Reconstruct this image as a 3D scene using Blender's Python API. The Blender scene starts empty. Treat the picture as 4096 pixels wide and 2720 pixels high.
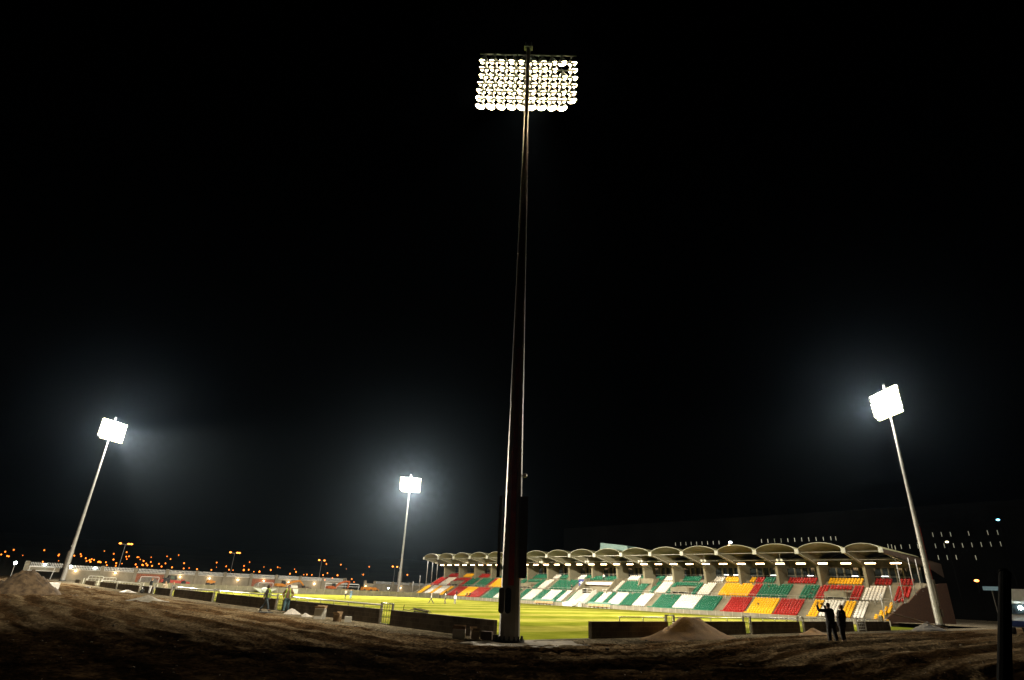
import bpy, bmesh, math, random
from mathutils import Vector, Matrix, noise
from math import sin, cos, pi, radians, atan2, hypot
random.seed(7)
scn = bpy.context.scene
COL = scn.collection

# ------------------------------------------------------------------ camera
# world axes: X runs towards the grandstand, Y along the pitch, z=0 is the turf
cam_d = bpy.data.cameras.new('camera')
cam = bpy.data.objects.new('camera', cam_d)
COL.objects.link(cam)
scn.camera = cam
cam_d.sensor_width = 36.0
cam_d.lens = 20.066
cam_d.clip_end = 6000
PITCH, ROLL, AZ, ZC = radians(23.765), radians(2.485), radians(41.5), 2.65
F = Vector((0, cos(PITCH), sin(PITCH)))
U0 = Vector((0, -sin(PITCH), cos(PITCH)))
R0 = Vector((1, 0, 0))
UP = U0 * cos(ROLL) - R0 * sin(ROLL)
RI = R0 * cos(ROLL) + U0 * sin(ROLL)
rz = Matrix.Rotation(-AZ, 3, 'Z')
F, UP, RI = rz @ F, rz @ UP, rz @ RI
M3 = Matrix((RI, UP, -F)).transposed()
cam.matrix_world = Matrix.Translation((0, 0, ZC)) @ M3.to_4x4()

fpx = 1316*4096/2361.0
# ------------------------------------------------------------------ world, exposure, render options
world = bpy.data.worlds.new('World')
scn.world = world
world.use_nodes = True
nt = world.node_tree
bg = nt.nodes['Background']
sky = nt.nodes.new('ShaderNodeTexSky')
sky.sky_type = 'NISHITA'
sky.sun_disc = False
sky.sun_elevation = radians(-6)
sky.sun_rotation = radians(120)
nt.links.new(sky.outputs[0], bg.inputs[0])
bg.inputs[1].default_value = 0.004
scn.view_settings.view_transform = 'Standard'
scn.view_settings.look = 'None'
scn.view_settings.exposure = 0.0
scn.view_settings.gamma = 1.0
cy = scn.cycles
cy.use_denoising = True
cy.max_bounces = 5
cy.diffuse_bounces = 2
cy.glossy_bounces = 2
cy.transmission_bounces = 3
cy.volume_bounces = 0
cy.sample_clamp_indirect = 4.0

# ------------------------------------------------------------------ materials
MATS = {}
def pmat(name, col, rough=0.7, metal=0.0, var=0.15, scale=3.0, bump=0.0, bscale=20.0, emit=None, estr=0.0, spec=0.5, col2=None, detail=4.0):
    if name in MATS: return MATS[name]
    m = bpy.data.materials.new(name); m.use_nodes = True
    n = m.node_tree; b = n.nodes['Principled BSDF']
    b.inputs['Roughness'].default_value = rough
    b.inputs['Metallic'].default_value = metal
    b.inputs['Specular IOR Level'].default_value = spec
    tc = n.nodes.new('ShaderNodeTexCoord')
    if emit is not None:
        b.inputs['Base Color'].default_value = (*col, 1)
        b.inputs['Emission Color'].default_value = (*emit, 1)
        b.inputs['Emission Strength'].default_value = estr
        m.cycles.emission_sampling = 'NONE'
    else:
        t = n.nodes.new('ShaderNodeTexNoise'); t.inputs['Scale'].default_value = scale; t.inputs['Detail'].default_value = detail
        n.links.new(tc.outputs['Object'], t.inputs['Vector'])
        r = n.nodes.new('ShaderNodeValToRGB')
        c2 = col2 if col2 else tuple(min(1, c * (1 + var)) for c in col)
        c1 = col if col2 else tuple(c * (1 - var) for c in col)
        r.color_ramp.elements[0].position = 0.35; r.color_ramp.elements[1].position = 0.65
        r.color_ramp.elements[0].color = (*c1, 1); r.color_ramp.elements[1].color = (*c2, 1)
        n.links.new(t.outputs[0], r.inputs[0]); n.links.new(r.outputs[0], b.inputs['Base Color'])
    if bump > 0:
        t2 = n.nodes.new('ShaderNodeTexNoise'); t2.inputs['Scale'].default_value = bscale; t2.inputs['Detail'].default_value = 6
        n.links.new(tc.outputs['Object'], t2.inputs['Vector'])
        bp = n.nodes.new('ShaderNodeBump'); bp.inputs['Strength'].default_value = bump; bp.inputs['Distance'].default_value = 0.05
        n.links.new(t2.outputs[0], bp.inputs['Height']); n.links.new(bp.outputs[0], b.inputs['Normal'])
    MATS[name] = m
    return m

concrete = pmat('concrete', (0.20, 0.182, 0.130), 0.85, var=0.18, scale=1.2, bump=0.3, bscale=9)
concrete_dk = pmat('concrete_dark', (0.16, 0.14, 0.11), 0.85, var=0.25, scale=0.9, bump=0.4, bscale=6)
galv = pmat('galvanised_steel', (0.52, 0.51, 0.48), 0.42, 0.55, var=0.12, scale=2.5, bump=0.15, bscale=12)
galv_pole = pmat('galvanised_pole', (0.36, 0.355, 0.34), 0.45, 0.3, var=0.1, scale=1.5, bump=0.1, bscale=9)
dark_metal = pmat('dark_painted_metal', (0.025, 0.022, 0.02), 0.5, 0.2, var=0.3)
lamp_body = pmat('lamp_housing', (0.28, 0.31, 0.30), 0.4, 0.6, var=0.2)
roof_mat = pmat('roof_liner', (0.155, 0.148, 0.078), 0.6, 0.0, var=0.12, scale=0.8, bump=0.2, bscale=2)
white_metal = pmat('white_metal', (0.75, 0.75, 0.72), 0.4, 0.1, var=0.06)
white_paint = pmat('white_painted_panel', (0.78, 0.78, 0.75), 0.5, var=0.06)
brick = pmat('red_brick', (0.055, 0.022, 0.009), 0.9, var=0.35, scale=6, bump=0.4)
glass = pmat('dark_glass', (0.03, 0.04, 0.045), 0.12, 0.0, var=0.3)
rub = pmat('rubber_black', (0.02, 0.02, 0.02), 0.7)
interior = pmat('interior_timber', (0.20, 0.07, 0.03), 0.7, var=0.3, scale=2)
seat_cols = {
    'green': pmat('green_seat_plastic', (0.003, 0.125, 0.072), 0.32, var=0.12, spec=0.38),
    'white': pmat('white_seat_plastic', (0.74, 0.72, 0.68), 0.32, var=0.04, spec=0.38),
    'yellow': pmat('yellow_seat_plastic', (0.85, 0.45, 0.006), 0.32, var=0.06, spec=0.38),
    'red': pmat('red_seat_plastic', (0.34, 0.008, 0.006), 0.32, var=0.1, spec=0.38),
}
lens_mat = pmat('lamp_lens', (0.9, 0.9, 0.85), 0.3, emit=(1.0, 0.78, 0.44), estr=32)
tube_mat = pmat('tube_light', (0.9, 0.9, 0.85), 0.3, emit=(1.0, 0.62, 0.30), estr=26.0)
tube_mat.cycles.emission_sampling = 'AUTO'
bulk_mat = pmat('bulkhead_glow', (0.9, 0.8, 0.6), 0.3, emit=(1.0, 0.62, 0.28), estr=40.0)
bulk_mat.cycles.emission_sampling = 'AUTO'
bulk_white = pmat('bulkhead_white_glow', (0.9, 0.9, 0.9), 0.3, emit=(0.85, 1.0, 0.95), estr=40.0)
sodium = pmat('sodium_glow', (0.9, 0.5, 0.2), 0.3, emit=(1.0, 0.19, 0.015), estr=4.2)
sodium_near = pmat('sodium_lantern_glow', (0.9, 0.5, 0.2), 0.3, emit=(1.0, 0.24, 0.03), estr=6.0)
win_lit = pmat('lit_window_slit', (0.7, 0.7, 0.6), 0.3, emit=(0.9, 0.92, 0.6), estr=0.075)
fluor = pmat('fluorescent_glow', (0.9, 0.9, 0.9), 0.3, emit=(0.95, 1.0, 0.95), estr=6.0)

# ------------------------------------------------------------------ helpers
WM = {}
def tag(o, label=None, cat=None, group=None, kind=None):
    if label: o['label'] = label
    if cat: o['category'] = cat
    if group: o['group'] = group
    if kind: o['kind'] = kind
    return o
def thing(name, label, cat, loc=(0, 0, 0), rz=0.0, group=None):
    o = bpy.data.objects.new(name, None); COL.objects.link(o)
    o.location = loc; o.rotation_euler = (0, 0, rz); o.empty_display_size = 0.3
    o['kind'] = 'thing'
    WM[o.name] = Matrix.Translation(loc) @ Matrix.Rotation(rz, 4, 'Z')
    return tag(o, label, cat, group)
ORD = 'first second third fourth fifth sixth seventh eighth ninth tenth eleventh twelfth thirteenth fourteenth fifteenth sixteenth seventeenth'.split()
class MB:
    def __init__(s): s.v = []; s.f = []; s.mi = []
    def add(s, vs, fs, mi=0):
        n = len(s.v); s.v += [Vector(p) for p in vs]; s.f += [tuple(n + i for i in f) for f in fs]; s.mi += [mi] * len(fs); return s
    def box(s, a, b, mi=0):
        x0, y0, z0 = a; x1, y1, z1 = b
        vs = [(x0,y0,z0),(x1,y0,z0),(x1,y1,z0),(x0,y1,z0),(x0,y0,z1),(x1,y0,z1),(x1,y1,z1),(x0,y1,z1)]
        return s.add(vs, [(0,3,2,1),(4,5,6,7),(0,1,5,4),(1,2,6,5),(2,3,7,6),(3,0,4,7)], mi)
    def hexa(s, p, mi=0):
        return s.add(p, [(0,3,2,1),(4,5,6,7),(0,1,5,4),(1,2,6,5),(2,3,7,6),(3,0,4,7)], mi)
    def cyl(s, p, q, r0, r1=None, n=8, mi=0, caps=True):
        p, q = Vector(p), Vector(q); r1 = r0 if r1 is None else r1
        d = (q - p).normalized(); a = d.orthogonal().normalized(); b = d.cross(a)
        vs = []
        for k in range(n):
            t = 2 * pi * (k + .5) / n; e = a * cos(t) + b * sin(t)
            vs.append(p + e * r0); vs.append(q + e * r1)
        fs = [(2*k, 2*((k+1) % n), 2*((k+1) % n)+1, 2*k+1) for k in range(n)]
        if caps: fs += [tuple(2*k for k in range(n))[::-1], tuple(2*k+1 for k in range(n))]
        return s.add(vs, fs, mi)
    def tube(s, pts, r, n=6, mi=0):
        for i in range(len(pts) - 1): s.cyl(pts[i], pts[i+1], r, r, n, mi)
        return s
    def extr(s, poly, dvec, mi=0):
        n = len(poly); d = Vector(dvec)
        vs = [Vector(p) for p in poly] + [Vector(p) + d for p in poly]
        fs = [tuple(range(n))[::-1], tuple(range(n, 2*n))] + [(i, (i+1) % n, n + (i+1) % n, n + i) for i in range(n)]
        return s.add(vs, fs, mi)
    def ball(s, c, r, n=8, m=5, mi=0, sc=(1,1,1)):
        c = Vector(c); vs = [c + Vector((0,0,-r*sc[2]))]
        for j in range(1, m):
            t = pi * j / m
            for k in range(n):
                a = 2*pi*k/n
                vs.append(c + Vector((r*sc[0]*sin(t)*cos(a), r*sc[1]*sin(t)*sin(a), -r*sc[2]*cos(t))))
        vs.append(c + Vector((0,0,r*sc[2])))
        fs = [(0, 1+(k+1) % n, 1+k) for k in range(n)]
        for j in range(m-2):
            for k in range(n):
                a = 1+j*n; fs.append((a+k, a+(k+1) % n, a+n+(k+1) % n, a+n+k))
        L = len(vs)-1; a = 1+(m-2)*n
        fs += [(a+k, a+(k+1) % n, L) for k in range(n)]
        return s.add(vs, fs, mi)
    def build(s, name, mat, parent=None, smooth=False, local=False):
        me = bpy.data.meshes.new(name)
        vs = s.v
        if parent is not None and not local:
            iv = WM.get(parent.name, Matrix.Identity(4)).inverted(); vs = [iv @ v for v in vs]
        me.from_pydata([tuple(v) for v in vs], [], s.f)
        for m in (mat if isinstance(mat, (list, tuple)) else [mat]): me.materials.append(m)
        if any(s.mi):
            me.polygons.foreach_set('material_index', s.mi)
        if smooth:
            me.polygons.foreach_set('use_smooth', [True]*len(s.f))
        me.validate(); me.update()
        o = bpy.data.objects.new(name, me); COL.objects.link(o)
        if parent is not None:
            o.parent = parent; WM[o.name] = WM.get(parent.name, Matrix.Identity(4))
        return o
def copy_tree(o, parent=None):
    kids = [c for c in ALLKIDS[o.name]] if o.name in ALLKIDS else list(o.children)
    c = o.copy(); COL.objects.link(c)
    if parent is not None: c.parent = parent
    for k in kids: copy_tree(k, c)
    return c
ALLKIDS = {}
def smooth01(a, b, x):
    t = max(0.0, min(1.0, (x - a) / (b - a))); return t * t * (3 - 2 * t)

# pitch hollow
PX0, PX1, PY0, PY1 = 19.85, 111.0, 21.75, 152.9
def gz(x, y):
    z = 0.59 + 0.22 * smooth01(110, 168, y)
    # raised dirt bank on the side of the onlookers
    if y < 21:
        z += 0.40 * smooth01(20.6, 13.5, y) * smooth01(20, 31, x)
        z += 0.25 * smooth01(16, 5, y) * smooth01(45, 62, x)
    return z
def gz_full(x, y):
    z = gz(x, y)
    w = 1.0
    if x > PX0 - 2.5 and y > PY0 - 2.5: w = 0.35
    if x > PX0 - .8 and y > PY0 - .8 : w = 0.0
    if -20 < x < 70 and -20 < y < 130:
        n1 = noise.noise(Vector((x*.23, y*.23, 1.3)))
        n2 = noise.noise(Vector((x*.9, y*.9, 5.1)))
        n3 = noise.noise(Vector((x*2.3, y*2.3, 9.1)))
        z += w * (0.03 * n1 + 0.025 * n2 + 0.03 * n3)
        # wheel ruts that follow the wall and swing round the corner
        ax_, ay_ = max(0.0, 32.0-x), max(0.0, 33.6-y)
        if x < 32 and y < 33.6: q = hypot(ax_, ay_) - 12.0
        else: q = max(20.0-x, 21.6-y)
        q += .7*noise.noise(Vector((x*.06, y*.06, 3.3))) + .25*noise.noise(Vector((x*.3, y*.3, 7)))
        for k in (4.6, 6.5, 8.6, 10.2, 12.7, 14.4, 17.0):
            d = q - k
            if abs(d) < 2: z += w * (-0.16 * math.exp(-(d/.33)**2) + 0.10 * math.exp(-((d-.6)/.28)**2) + 0.10 * math.exp(-((d+.6)/.28)**2)) * (.6+.4*smooth01(-.3, .3, noise.noise(Vector((x*.12, y*.12, k)))))
    return z

# ------------------------------------------------------------------ floodlights: real lamps (built first so that they can be tuned)
MASTS = [('C', 19.18, 21.0, 0.60, (62, 88)), ('L', 19.2, 168.3, 0.81, (65, 100)), ('M', 108.0, 171.6, 0.81, (65, 95)), ('R', 109.8, 26.5, 0.58, (58, 92))]
LK = 2.2
# (aim x, y, z, watts, cone, blend) for every group of lamps on a mast
BEAMS = {
 'C': [(42, 56, 0, 36000, 98, .7), (70, 80, 0, 170000, 66, .9), (104, 62, 3, 150000, 52, .9), (110, 110, 3, 190000, 40, .9), (12, 96, 0, 85000, 36, .9), (55, 200, 3, 170000, 44, .9)],
 'L': [(44, 126, 0, 160000, 84, 1.0), (66, 106, 0, 230000, 58, 1.0), (112, 112, 4, 200000, 44, .9), (18, 118, 0, 70000, 46, 1.0), (30, 45, 0, 300000, 18, .5)],
 'M': [(80, 136, 0, 190000, 80, 1.0), (76, 124, 0, 290000, 56, 1.0), (66, 112, 0, 30000, 48, 1.0)],
 'R': [(84, 58, 0, 90000, 80, 1.0), (66, 86, 0, 230000, 58, 1.0), (45, 38, 0, 70000, 40, .7)],
}
def spot(name, loc, target, power, size, blend, col=(1, .88, .66), rad=0.6):
    ld = bpy.data.lights.new(name, 'SPOT'); ld.energy = power * LK; ld.spot_size = radians(size); ld.spot_blend = blend
    ld.color = col; ld.shadow_soft_size = rad
    o = bpy.data.objects.new(name, ld); COL.objects.link(o)
    o.location = loc
    o.rotation_euler = (Vector(target) - Vector(loc)).to_track_quat('-Z', 'Y').to_euler()
    o['kind'] = 'helper'
    return o

# ------------------------------------------------------------------ ground, turf, hills
def axis_list(a, b, dense0, dense1, fine, coarse, extra=()):
    xs = []; x = a
    while x < b:
        xs.append(x)
        if dense0 <= x < dense1: x += fine
        else: x += coarse * max(1.0, min(abs(x - dense0), abs(x - dense1)) / 60.0)
    xs.append(b)
    xs = [v for v in xs if all(abs(v - e) > fine * .45 for e in extra)] + list(extra)
    return sorted(xs)
gx = axis_list(-500, 520, -6, 62, .42, 3.0, (PX0, PX1 + .3))
gy = axis_list(-200, 700, -6, 100, .42, 3.0, (PY0, PY1))
gv = []; gf = []
for y in gy:
    for x in gx: gv.append((x, y, gz_full(x, y)))
nx = len(gx)
for j in range(len(gy)-1):
    for i in range(nx-1):
        cx_, cy_ = (gx[i]+gx[i+1])/2, (gy[j]+gy[j+1])/2
        if PX0 < cx_ < PX1 + .3 and PY0 < cy_ < PY1: continue
        if 111.3 < cx_ < 127 and 33 < cy_ < 168: continue
        a = j*nx+i; gf.append((a, a+1, a+nx+1, a+nx))
def ground_material():
    m = bpy.data.materials.new('building_site_dirt'); m.use_nodes = True
    n = m.node_tree; b = n.nodes['Principled BSDF']; b.inputs['Roughness'].default_value = 1.0; b.inputs['Specular IOR Level'].default_value = 0; b.inputs['IOR'].default_value = 1.0
    geo = n.nodes.new('ShaderNodeNewGeometry')
    def noi(sc, det=5, dist=0.0):
        t = n.nodes.new('ShaderNodeTexNoise'); t.inputs['Scale'].default_value = sc; t.inputs['Detail'].default_value = det; t.inputs['Distortion'].default_value = dist
        n.links.new(geo.outputs['Position'], t.inputs['Vector']); return t.outputs[0]
    def ramp(src, p0, c0, p1, c1):
        r = n.nodes.new('ShaderNodeValToRGB'); e = r.color_ramp.elements
        e[0].position = p0; e[1].position = p1; e[0].color = (*c0, 1); e[1].color = (*c1, 1)
        n.links.new(src, r.inputs[0]); return r.outputs[0]
    def mix(f, a, bb):
        x = n.nodes.new('ShaderNodeMix'); x.data_type = 'RGBA'
        n.links.new(f, x.inputs[0]); n.links.new(a, x.inputs[6]); n.links.new(bb, x.inputs[7]); return x.outputs[2]
    sep = n.nodes.new('ShaderNodeSeparateXYZ'); n.links.new(geo.outputs['Position'], sep.inputs[0])
    def math_(op, a, b_=None):
        x = n.nodes.new('ShaderNodeMath'); x.operation = op
        for i, v in enumerate((a, b_)):
            if v is None: continue
            if isinstance(v, (int, float)): x.inputs[i].default_value = v
            else: n.links.new(v, x.inputs[i])
        return x.outputs[0]
    X_, Y_ = sep.outputs[0], sep.outputs[1]
    dist = math_('SMOOTH_MAX', math_('SUBTRACT', 20.0, X_), math_('SUBTRACT', 21.6, Y_))
    dist.node.inputs[2].default_value = 9.0
    along = math_('SUBTRACT', X_, Y_)
    cv = n.nodes.new('ShaderNodeCombineXYZ')
    n.links.new(math_('ADD', dist, math_('MULTIPLY', noi(.12, 3), 3.0)), cv.inputs[0]); n.links.new(math_('MULTIPLY', along, .06), cv.inputs[1])
    st = n.nodes.new('ShaderNodeTexNoise'); st.inputs['Scale'].default_value = 1.0; st.inputs['Detail'].default_value = 6; n.links.new(cv.outputs[0], st.inputs['Vector'])
    streak = ramp(st.outputs[0], .44, (0, 0, 0), .58, (1, 1, 1))
    brown = mix(streak, ramp(noi(.7, 8), .3, (.045, .026, .012), .7, (.12, .075, .040)), ramp(noi(1.1, 8), .3, (.125, .090, .052), .7, (.26, .20, .13)))
    gravel = ramp(noi(2.2, 8), .35, (.12, .105, .075), .7, (.27, .235, .18))
    unlit_mud = mix(streak, ramp(noi(.9, 8), .35, (.006, .004, .002), .7, (.020, .012, .006)), ramp(noi(1.3, 8), .4, (.015, .009, .005), .75, (.075, .048, .026)))
    d1 = math_('ADD', dist, math_('MULTIPLY', noi(.25, 4), 5.0))
    g1 = ramp(math_('DIVIDE', d1, 20.0), .24, (1, 1, 1), .30, (0, 0, 0))
    base = mix(g1, brown, gravel)
    # near-black mud tone paints in the unlit foreground behind the near mast
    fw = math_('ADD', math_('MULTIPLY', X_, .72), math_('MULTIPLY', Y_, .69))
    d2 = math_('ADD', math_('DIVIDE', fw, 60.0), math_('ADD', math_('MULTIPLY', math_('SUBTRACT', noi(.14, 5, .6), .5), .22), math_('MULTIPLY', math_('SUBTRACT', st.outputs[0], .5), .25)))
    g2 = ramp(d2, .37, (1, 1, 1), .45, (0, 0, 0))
    col = mix(g2, base, unlit_mud)
    grit = ramp(noi(9.0, 10), .36, (.35, .33, .30), .64, (1.55, 1.5, 1.4))
    gm = n.nodes.new('ShaderNodeMix'); gm.data_type = 'RGBA'; gm.blend_type = 'MULTIPLY'; gm.inputs[0].default_value = 1; gm.clamp_result = False
    n.links.new(col, gm.inputs[6]); n.links.new(grit, gm.inputs[7]); col = gm.outputs[2]
    n.links.new(col, b.inputs['Base Color'])
    bp = n.nodes.new('ShaderNodeBump'); bp.inputs['Strength'].default_value = .9; bp.inputs['Distance'].default_value = .09
    n.links.new(noi(5.5, 12), bp.inputs['Height']); n.links.new(bp.outputs[0], b.inputs['Normal'])
    return m
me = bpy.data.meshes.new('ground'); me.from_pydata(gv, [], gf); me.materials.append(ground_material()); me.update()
me.polygons.foreach_set('use_smooth', [True]*len(gf))
ground = bpy.data.objects.new('ground', me); COL.objects.link(ground); tag(ground, kind='structure')

def turf_material():
    m = bpy.data.materials.new('mown_turf'); m.use_nodes = True
    n = m.node_tree; b = n.nodes['Principled BSDF']; b.inputs['Roughness'].default_value = 1.0; b.inputs['Specular IOR Level'].default_value = 0; b.inputs['IOR'].default_value = 1.0
    geo = n.nodes.new('ShaderNodeNewGeometry'); sep = n.nodes.new('ShaderNodeSeparateXYZ'); n.links.new(geo.outputs['Position'], sep.inputs[0])
    mp = n.nodes.new('ShaderNodeMath'); mp.operation = 'MULTIPLY'; mp.inputs[1].default_value = pi / 5.6; n.links.new(sep.outputs[1], mp.inputs[0])
    sn = n.nodes.new('ShaderNodeMath'); sn.operation = 'SINE'; n.links.new(mp.outputs[0], sn.inputs[0])
    r = n.nodes.new('ShaderNodeValToRGB'); e = r.color_ramp.elements
    e[0].position = .40; e[1].position = .60; e[0].color = (.140, .158, .018, 1); e[1].color = (.240, .232, .046, 1)
    ad = n.nodes.new('ShaderNodeMath'); ad.operation = 'MULTIPLY_ADD'; ad.inputs[1].default_value = .5; ad.inputs[2].default_value = .5
    n.links.new(sn.outputs[0], ad.inputs[0]); n.links.new(ad.outputs[0], r.inputs[0])
    t = n.nodes.new('ShaderNodeTexNoise'); t.inputs['Scale'].default_value = .35; t.inputs['Detail'].default_value = 8; n.links.new(geo.outputs['Position'], t.inputs[0])
    r2 = n.nodes.new('ShaderNodeValToRGB'); e = r2.color_ramp.elements; e[0].position = .3; e[1].position = .7; e[0].color = (.62, .66, .5, 1); e[1].color = (1.15, 1.12, 1.15, 1)
    n.links.new(t.outputs[0], r2.inputs[0])
    mx = n.nodes.new('ShaderNodeMix'); mx.data_type = 'RGBA'; mx.blend_type = 'MULTIPLY'; mx.inputs[0].default_value = 1
    n.links.new(r.outputs[0], mx.inputs[6]); n.links.new(r2.outputs[0], mx.inputs[7]); n.links.new(mx.outputs[2], b.inputs['Base Color'])
    t2 = n.nodes.new('ShaderNodeTexNoise'); t2.inputs['Scale'].default_value = 9; t2.inputs['Detail'].default_value = 6; n.links.new(geo.outputs['Position'], t2.inputs[0])
    bp = n.nodes.new('ShaderNodeBump'); bp.inputs['Strength'].default_value = .5; bp.inputs['Distance'].default_value = .04
    n.links.new(t2.outputs[0], bp.inputs['Height']); n.links.new(bp.outputs[0], b.inputs['Normal'])
    return m
b = MB()
N = 40
for j in range(N+1):
    for i in range(N+1):
        x = 18.9 + (111.45-18.9)*i/N; y = 20.8 + (153.5-20.8)*j/N
        b.v.append(Vector((x, y, 0.0)))
for j in range(N):
    for i in range(N): a = j*(N+1)+i; b.f.append((a, a+1, a+N+2, a+N+1)); b.mi.append(0)
pitch = b.build('pitch', turf_material()); pitch.name = 'pitch_ground'; tag(pitch, kind='structure')

# kerb along the open corner of the pitch
b = MB(); b.box((PX0-.25, PY0-.22, -.1), (25.4, PY0, .60)); b.box((PX0-.25, PY0, -.1), (PX0, 22.6, .60))
b.build('kerb', concrete_dk); tag(bpy.data.objects['kerb'], kind='structure')

# hills beyond the town side
def hill_h(d): return .8 + max(0.0, d - 262) * .05
hv = []; hf = []
NA, ND = 70, 34
for i in range(NA+1):
    a = radians(-22 + 112 * i / NA)
    for j in range(ND+1):
        d = 262 + (1700-262) * (j/ND) ** 1.5
        # only the town side climbs; behind the stand it stays level
        k = 1 - smooth01(radians(36), radians(50), a)
        hv.append((d*sin(a), d*cos(a), .4 + (hill_h(d)-.8) * k * (1 + .12*noise.noise(Vector((a*6, d*.003, 0))))))
for i in range(NA):
    for j in range(ND):
        a = i*(ND+1)+j; hf.append((a, a+1, a+ND+2, a+ND+1))
me = bpy.data.meshes.new('hills'); me.from_pydata(hv, [], hf)
me.materials.append(pmat('hillside', (.035, .04, .02), .95, var=.4, scale=.02)); me.update()
hl = bpy.data.objects.new('hills', me); COL.objects.link(hl); tag(hl, kind='structure')

# ------------------------------------------------------------------ perimeter wall, in separate runs between its gates
TOPZ = 1.39
def blockwall_mat():
    m = bpy.data.materials.new('block_wall'); m.use_nodes = True
    n = m.node_tree; b = n.nodes['Principled BSDF']; b.inputs['Roughness'].default_value = .9
    geo = n.nodes.new('ShaderNodeNewGeometry'); sep = n.nodes.new('ShaderNodeSeparateXYZ'); n.links.new(geo.outputs['Position'], sep.inputs[0])
    ad = n.nodes.new('ShaderNodeMath'); ad.operation = 'ADD'; n.links.new(sep.outputs[0], ad.inputs[0]); n.links.new(sep.outputs[1], ad.inputs[1])
    cb = n.nodes.new('ShaderNodeCombineXYZ'); n.links.new(ad.outputs[0], cb.inputs[0]); n.links.new(sep.outputs[2], cb.inputs[1])
    br = n.nodes.new('ShaderNodeTexBrick'); br.inputs['Scale'].default_value = 1.0; br.inputs['Brick Width'].default_value = .45; br.inputs['Row Height'].default_value = .225; br.inputs['Mortar Size'].default_value = .012
    br.inputs['Color1'].default_value = (.17, .135, .10, 1); br.inputs['Color2'].default_value = (.115, .09, .065, 1); br.inputs['Mortar'].default_value = (.22, .19, .15, 1)
    n.links.new(cb.outputs[0], br.inputs['Vector'])
    t = n.nodes.new('ShaderNodeTexNoise'); t.inputs['Scale'].default_value = 1.1; t.inputs['Detail'].default_value = 6; n.links.new(geo.outputs['Position'], t.inputs[0])
    r = n.nodes.new('ShaderNodeValToRGB'); e = r.color_ramp.elements; e[0].position = .3; e[1].position = .7; e[0].color = (.5, .45, .4, 1); e[1].color = (1.1, 1.1, 1.1, 1)
    n.links.new(t.outputs[0], r.inputs[0])
    mx = n.nodes.new('ShaderNodeMix'); mx.data_type = 'RGBA'; mx.blend_type = 'MULTIPLY'; mx.inputs[0].default_value = 1
    n.links.new(br.outputs['Color'], mx.inputs[6]); n.links.new(r.outputs[0], mx.inputs[7]); n.links.new(mx.outputs[2], b.inputs['Base Color'])
    bp = n.nodes.new('ShaderNodeBump'); bp.inputs['Strength'].default_value = .5; bp.inputs['Distance'].default_value = .02
    n.links.new(t.outputs[0], bp.inputs['Height']); n.links.new(bp.outputs[0], b.inputs['Normal'])
    return m
blockw = blockwall_mat()
def wall_run(axis, fix, a, b_, label, rail=None, railh=.22, cat='wall', ragged=0):
    mid = (a + b_) / 2
    loc = (fix, mid, .59) if axis == 'Y' else (mid, fix, .59)
    t = thing('perimeter_wall', label, cat, loc, group='low block walls round the pitch')
    w = MB(); n = max(1, int(abs(b_-a)/2.4)); x = a
    if axis == 'Y': w.box((fix, a, -.12), (fix+.22, b_, TOPZ)); 
    else: w.box((a, fix, -.12), (b_, fix+.22, TOPZ))
    if ragged:
        for k in range(6):
            xx = a + (b_-a)*.25*random.random() if axis == 'X' else a + (b_-a)*(.02+.1*random.random())
            if axis == 'Y': w.box((fix+.02, xx, TOPZ), (fix+.2, xx+.3, TOPZ+.03+.05*random.random()))
    w.build('masonry', blockw, t)
    if rail:
        ra, rb = rail; rm = MB(); step = 2.0; k = max(1, int(round((rb-ra)/step)))
        for i in range(k+1):
            p = ra + (rb-ra)*i/k
            q = (fix+.11, p) if axis == 'Y' else (p, fix+.11)
            rm.cyl((*q, TOPZ), (*q, TOPZ+railh), .022, n=6)
        A_ = (fix+.11, ra, TOPZ+railh) if axis == 'Y' else (ra, fix+.11, TOPZ+railh)
        B_ = (fix+.11, rb, TOPZ+railh) if axis == 'Y' else (rb, fix+.11, TOPZ+railh)
        rm.cyl(A_, B_, .05 if axis == 'Y' else .03, n=8)
        rm.build('handrail', white_metal, t, smooth=True)
    return t
LW = 19.62
lgates = [(31.75, 33.0), (47.4, 48.8), (63.1, 64.5), (78.2, 79.8), (86.9, 88.3), (94.3, 95.9), (110.0, 111.3), (124.9, 130.4), (140.2, 147.5)]
runs = [(22.6, lgates[0][0])] + [(lgates[i][1], lgates[i+1][0]) for i in range(len(lgates)-1)] + [(lgates[-1][1], 152.9)]
lab = ['low block wall run left of the big mast, cartons at its foot',
       'low dark block wall run with thin handrail, right of the two workers',
       'low block wall run with bright handrail, left of the two workers',
       'low block wall run behind the grey gravel heap, broken handrail end',
       'short block wall run just right of the onlookers in white trousers',
       'short block wall run behind the onlookers with a black bag',
       'block wall run with white handrail left of the onlookers',
       'block wall run right of the second white gate panel in the distance',
       'short block wall run between the two open white gate panels',
       'farthest short run of the block wall before the end corner']
rails = [None, (33.1, 47.3), (48.9, 63.0), (64.6, 78.1), None, (79.9, 86.8), (96.2, 109.5), (111.5, 124.0), None, None]
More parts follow.
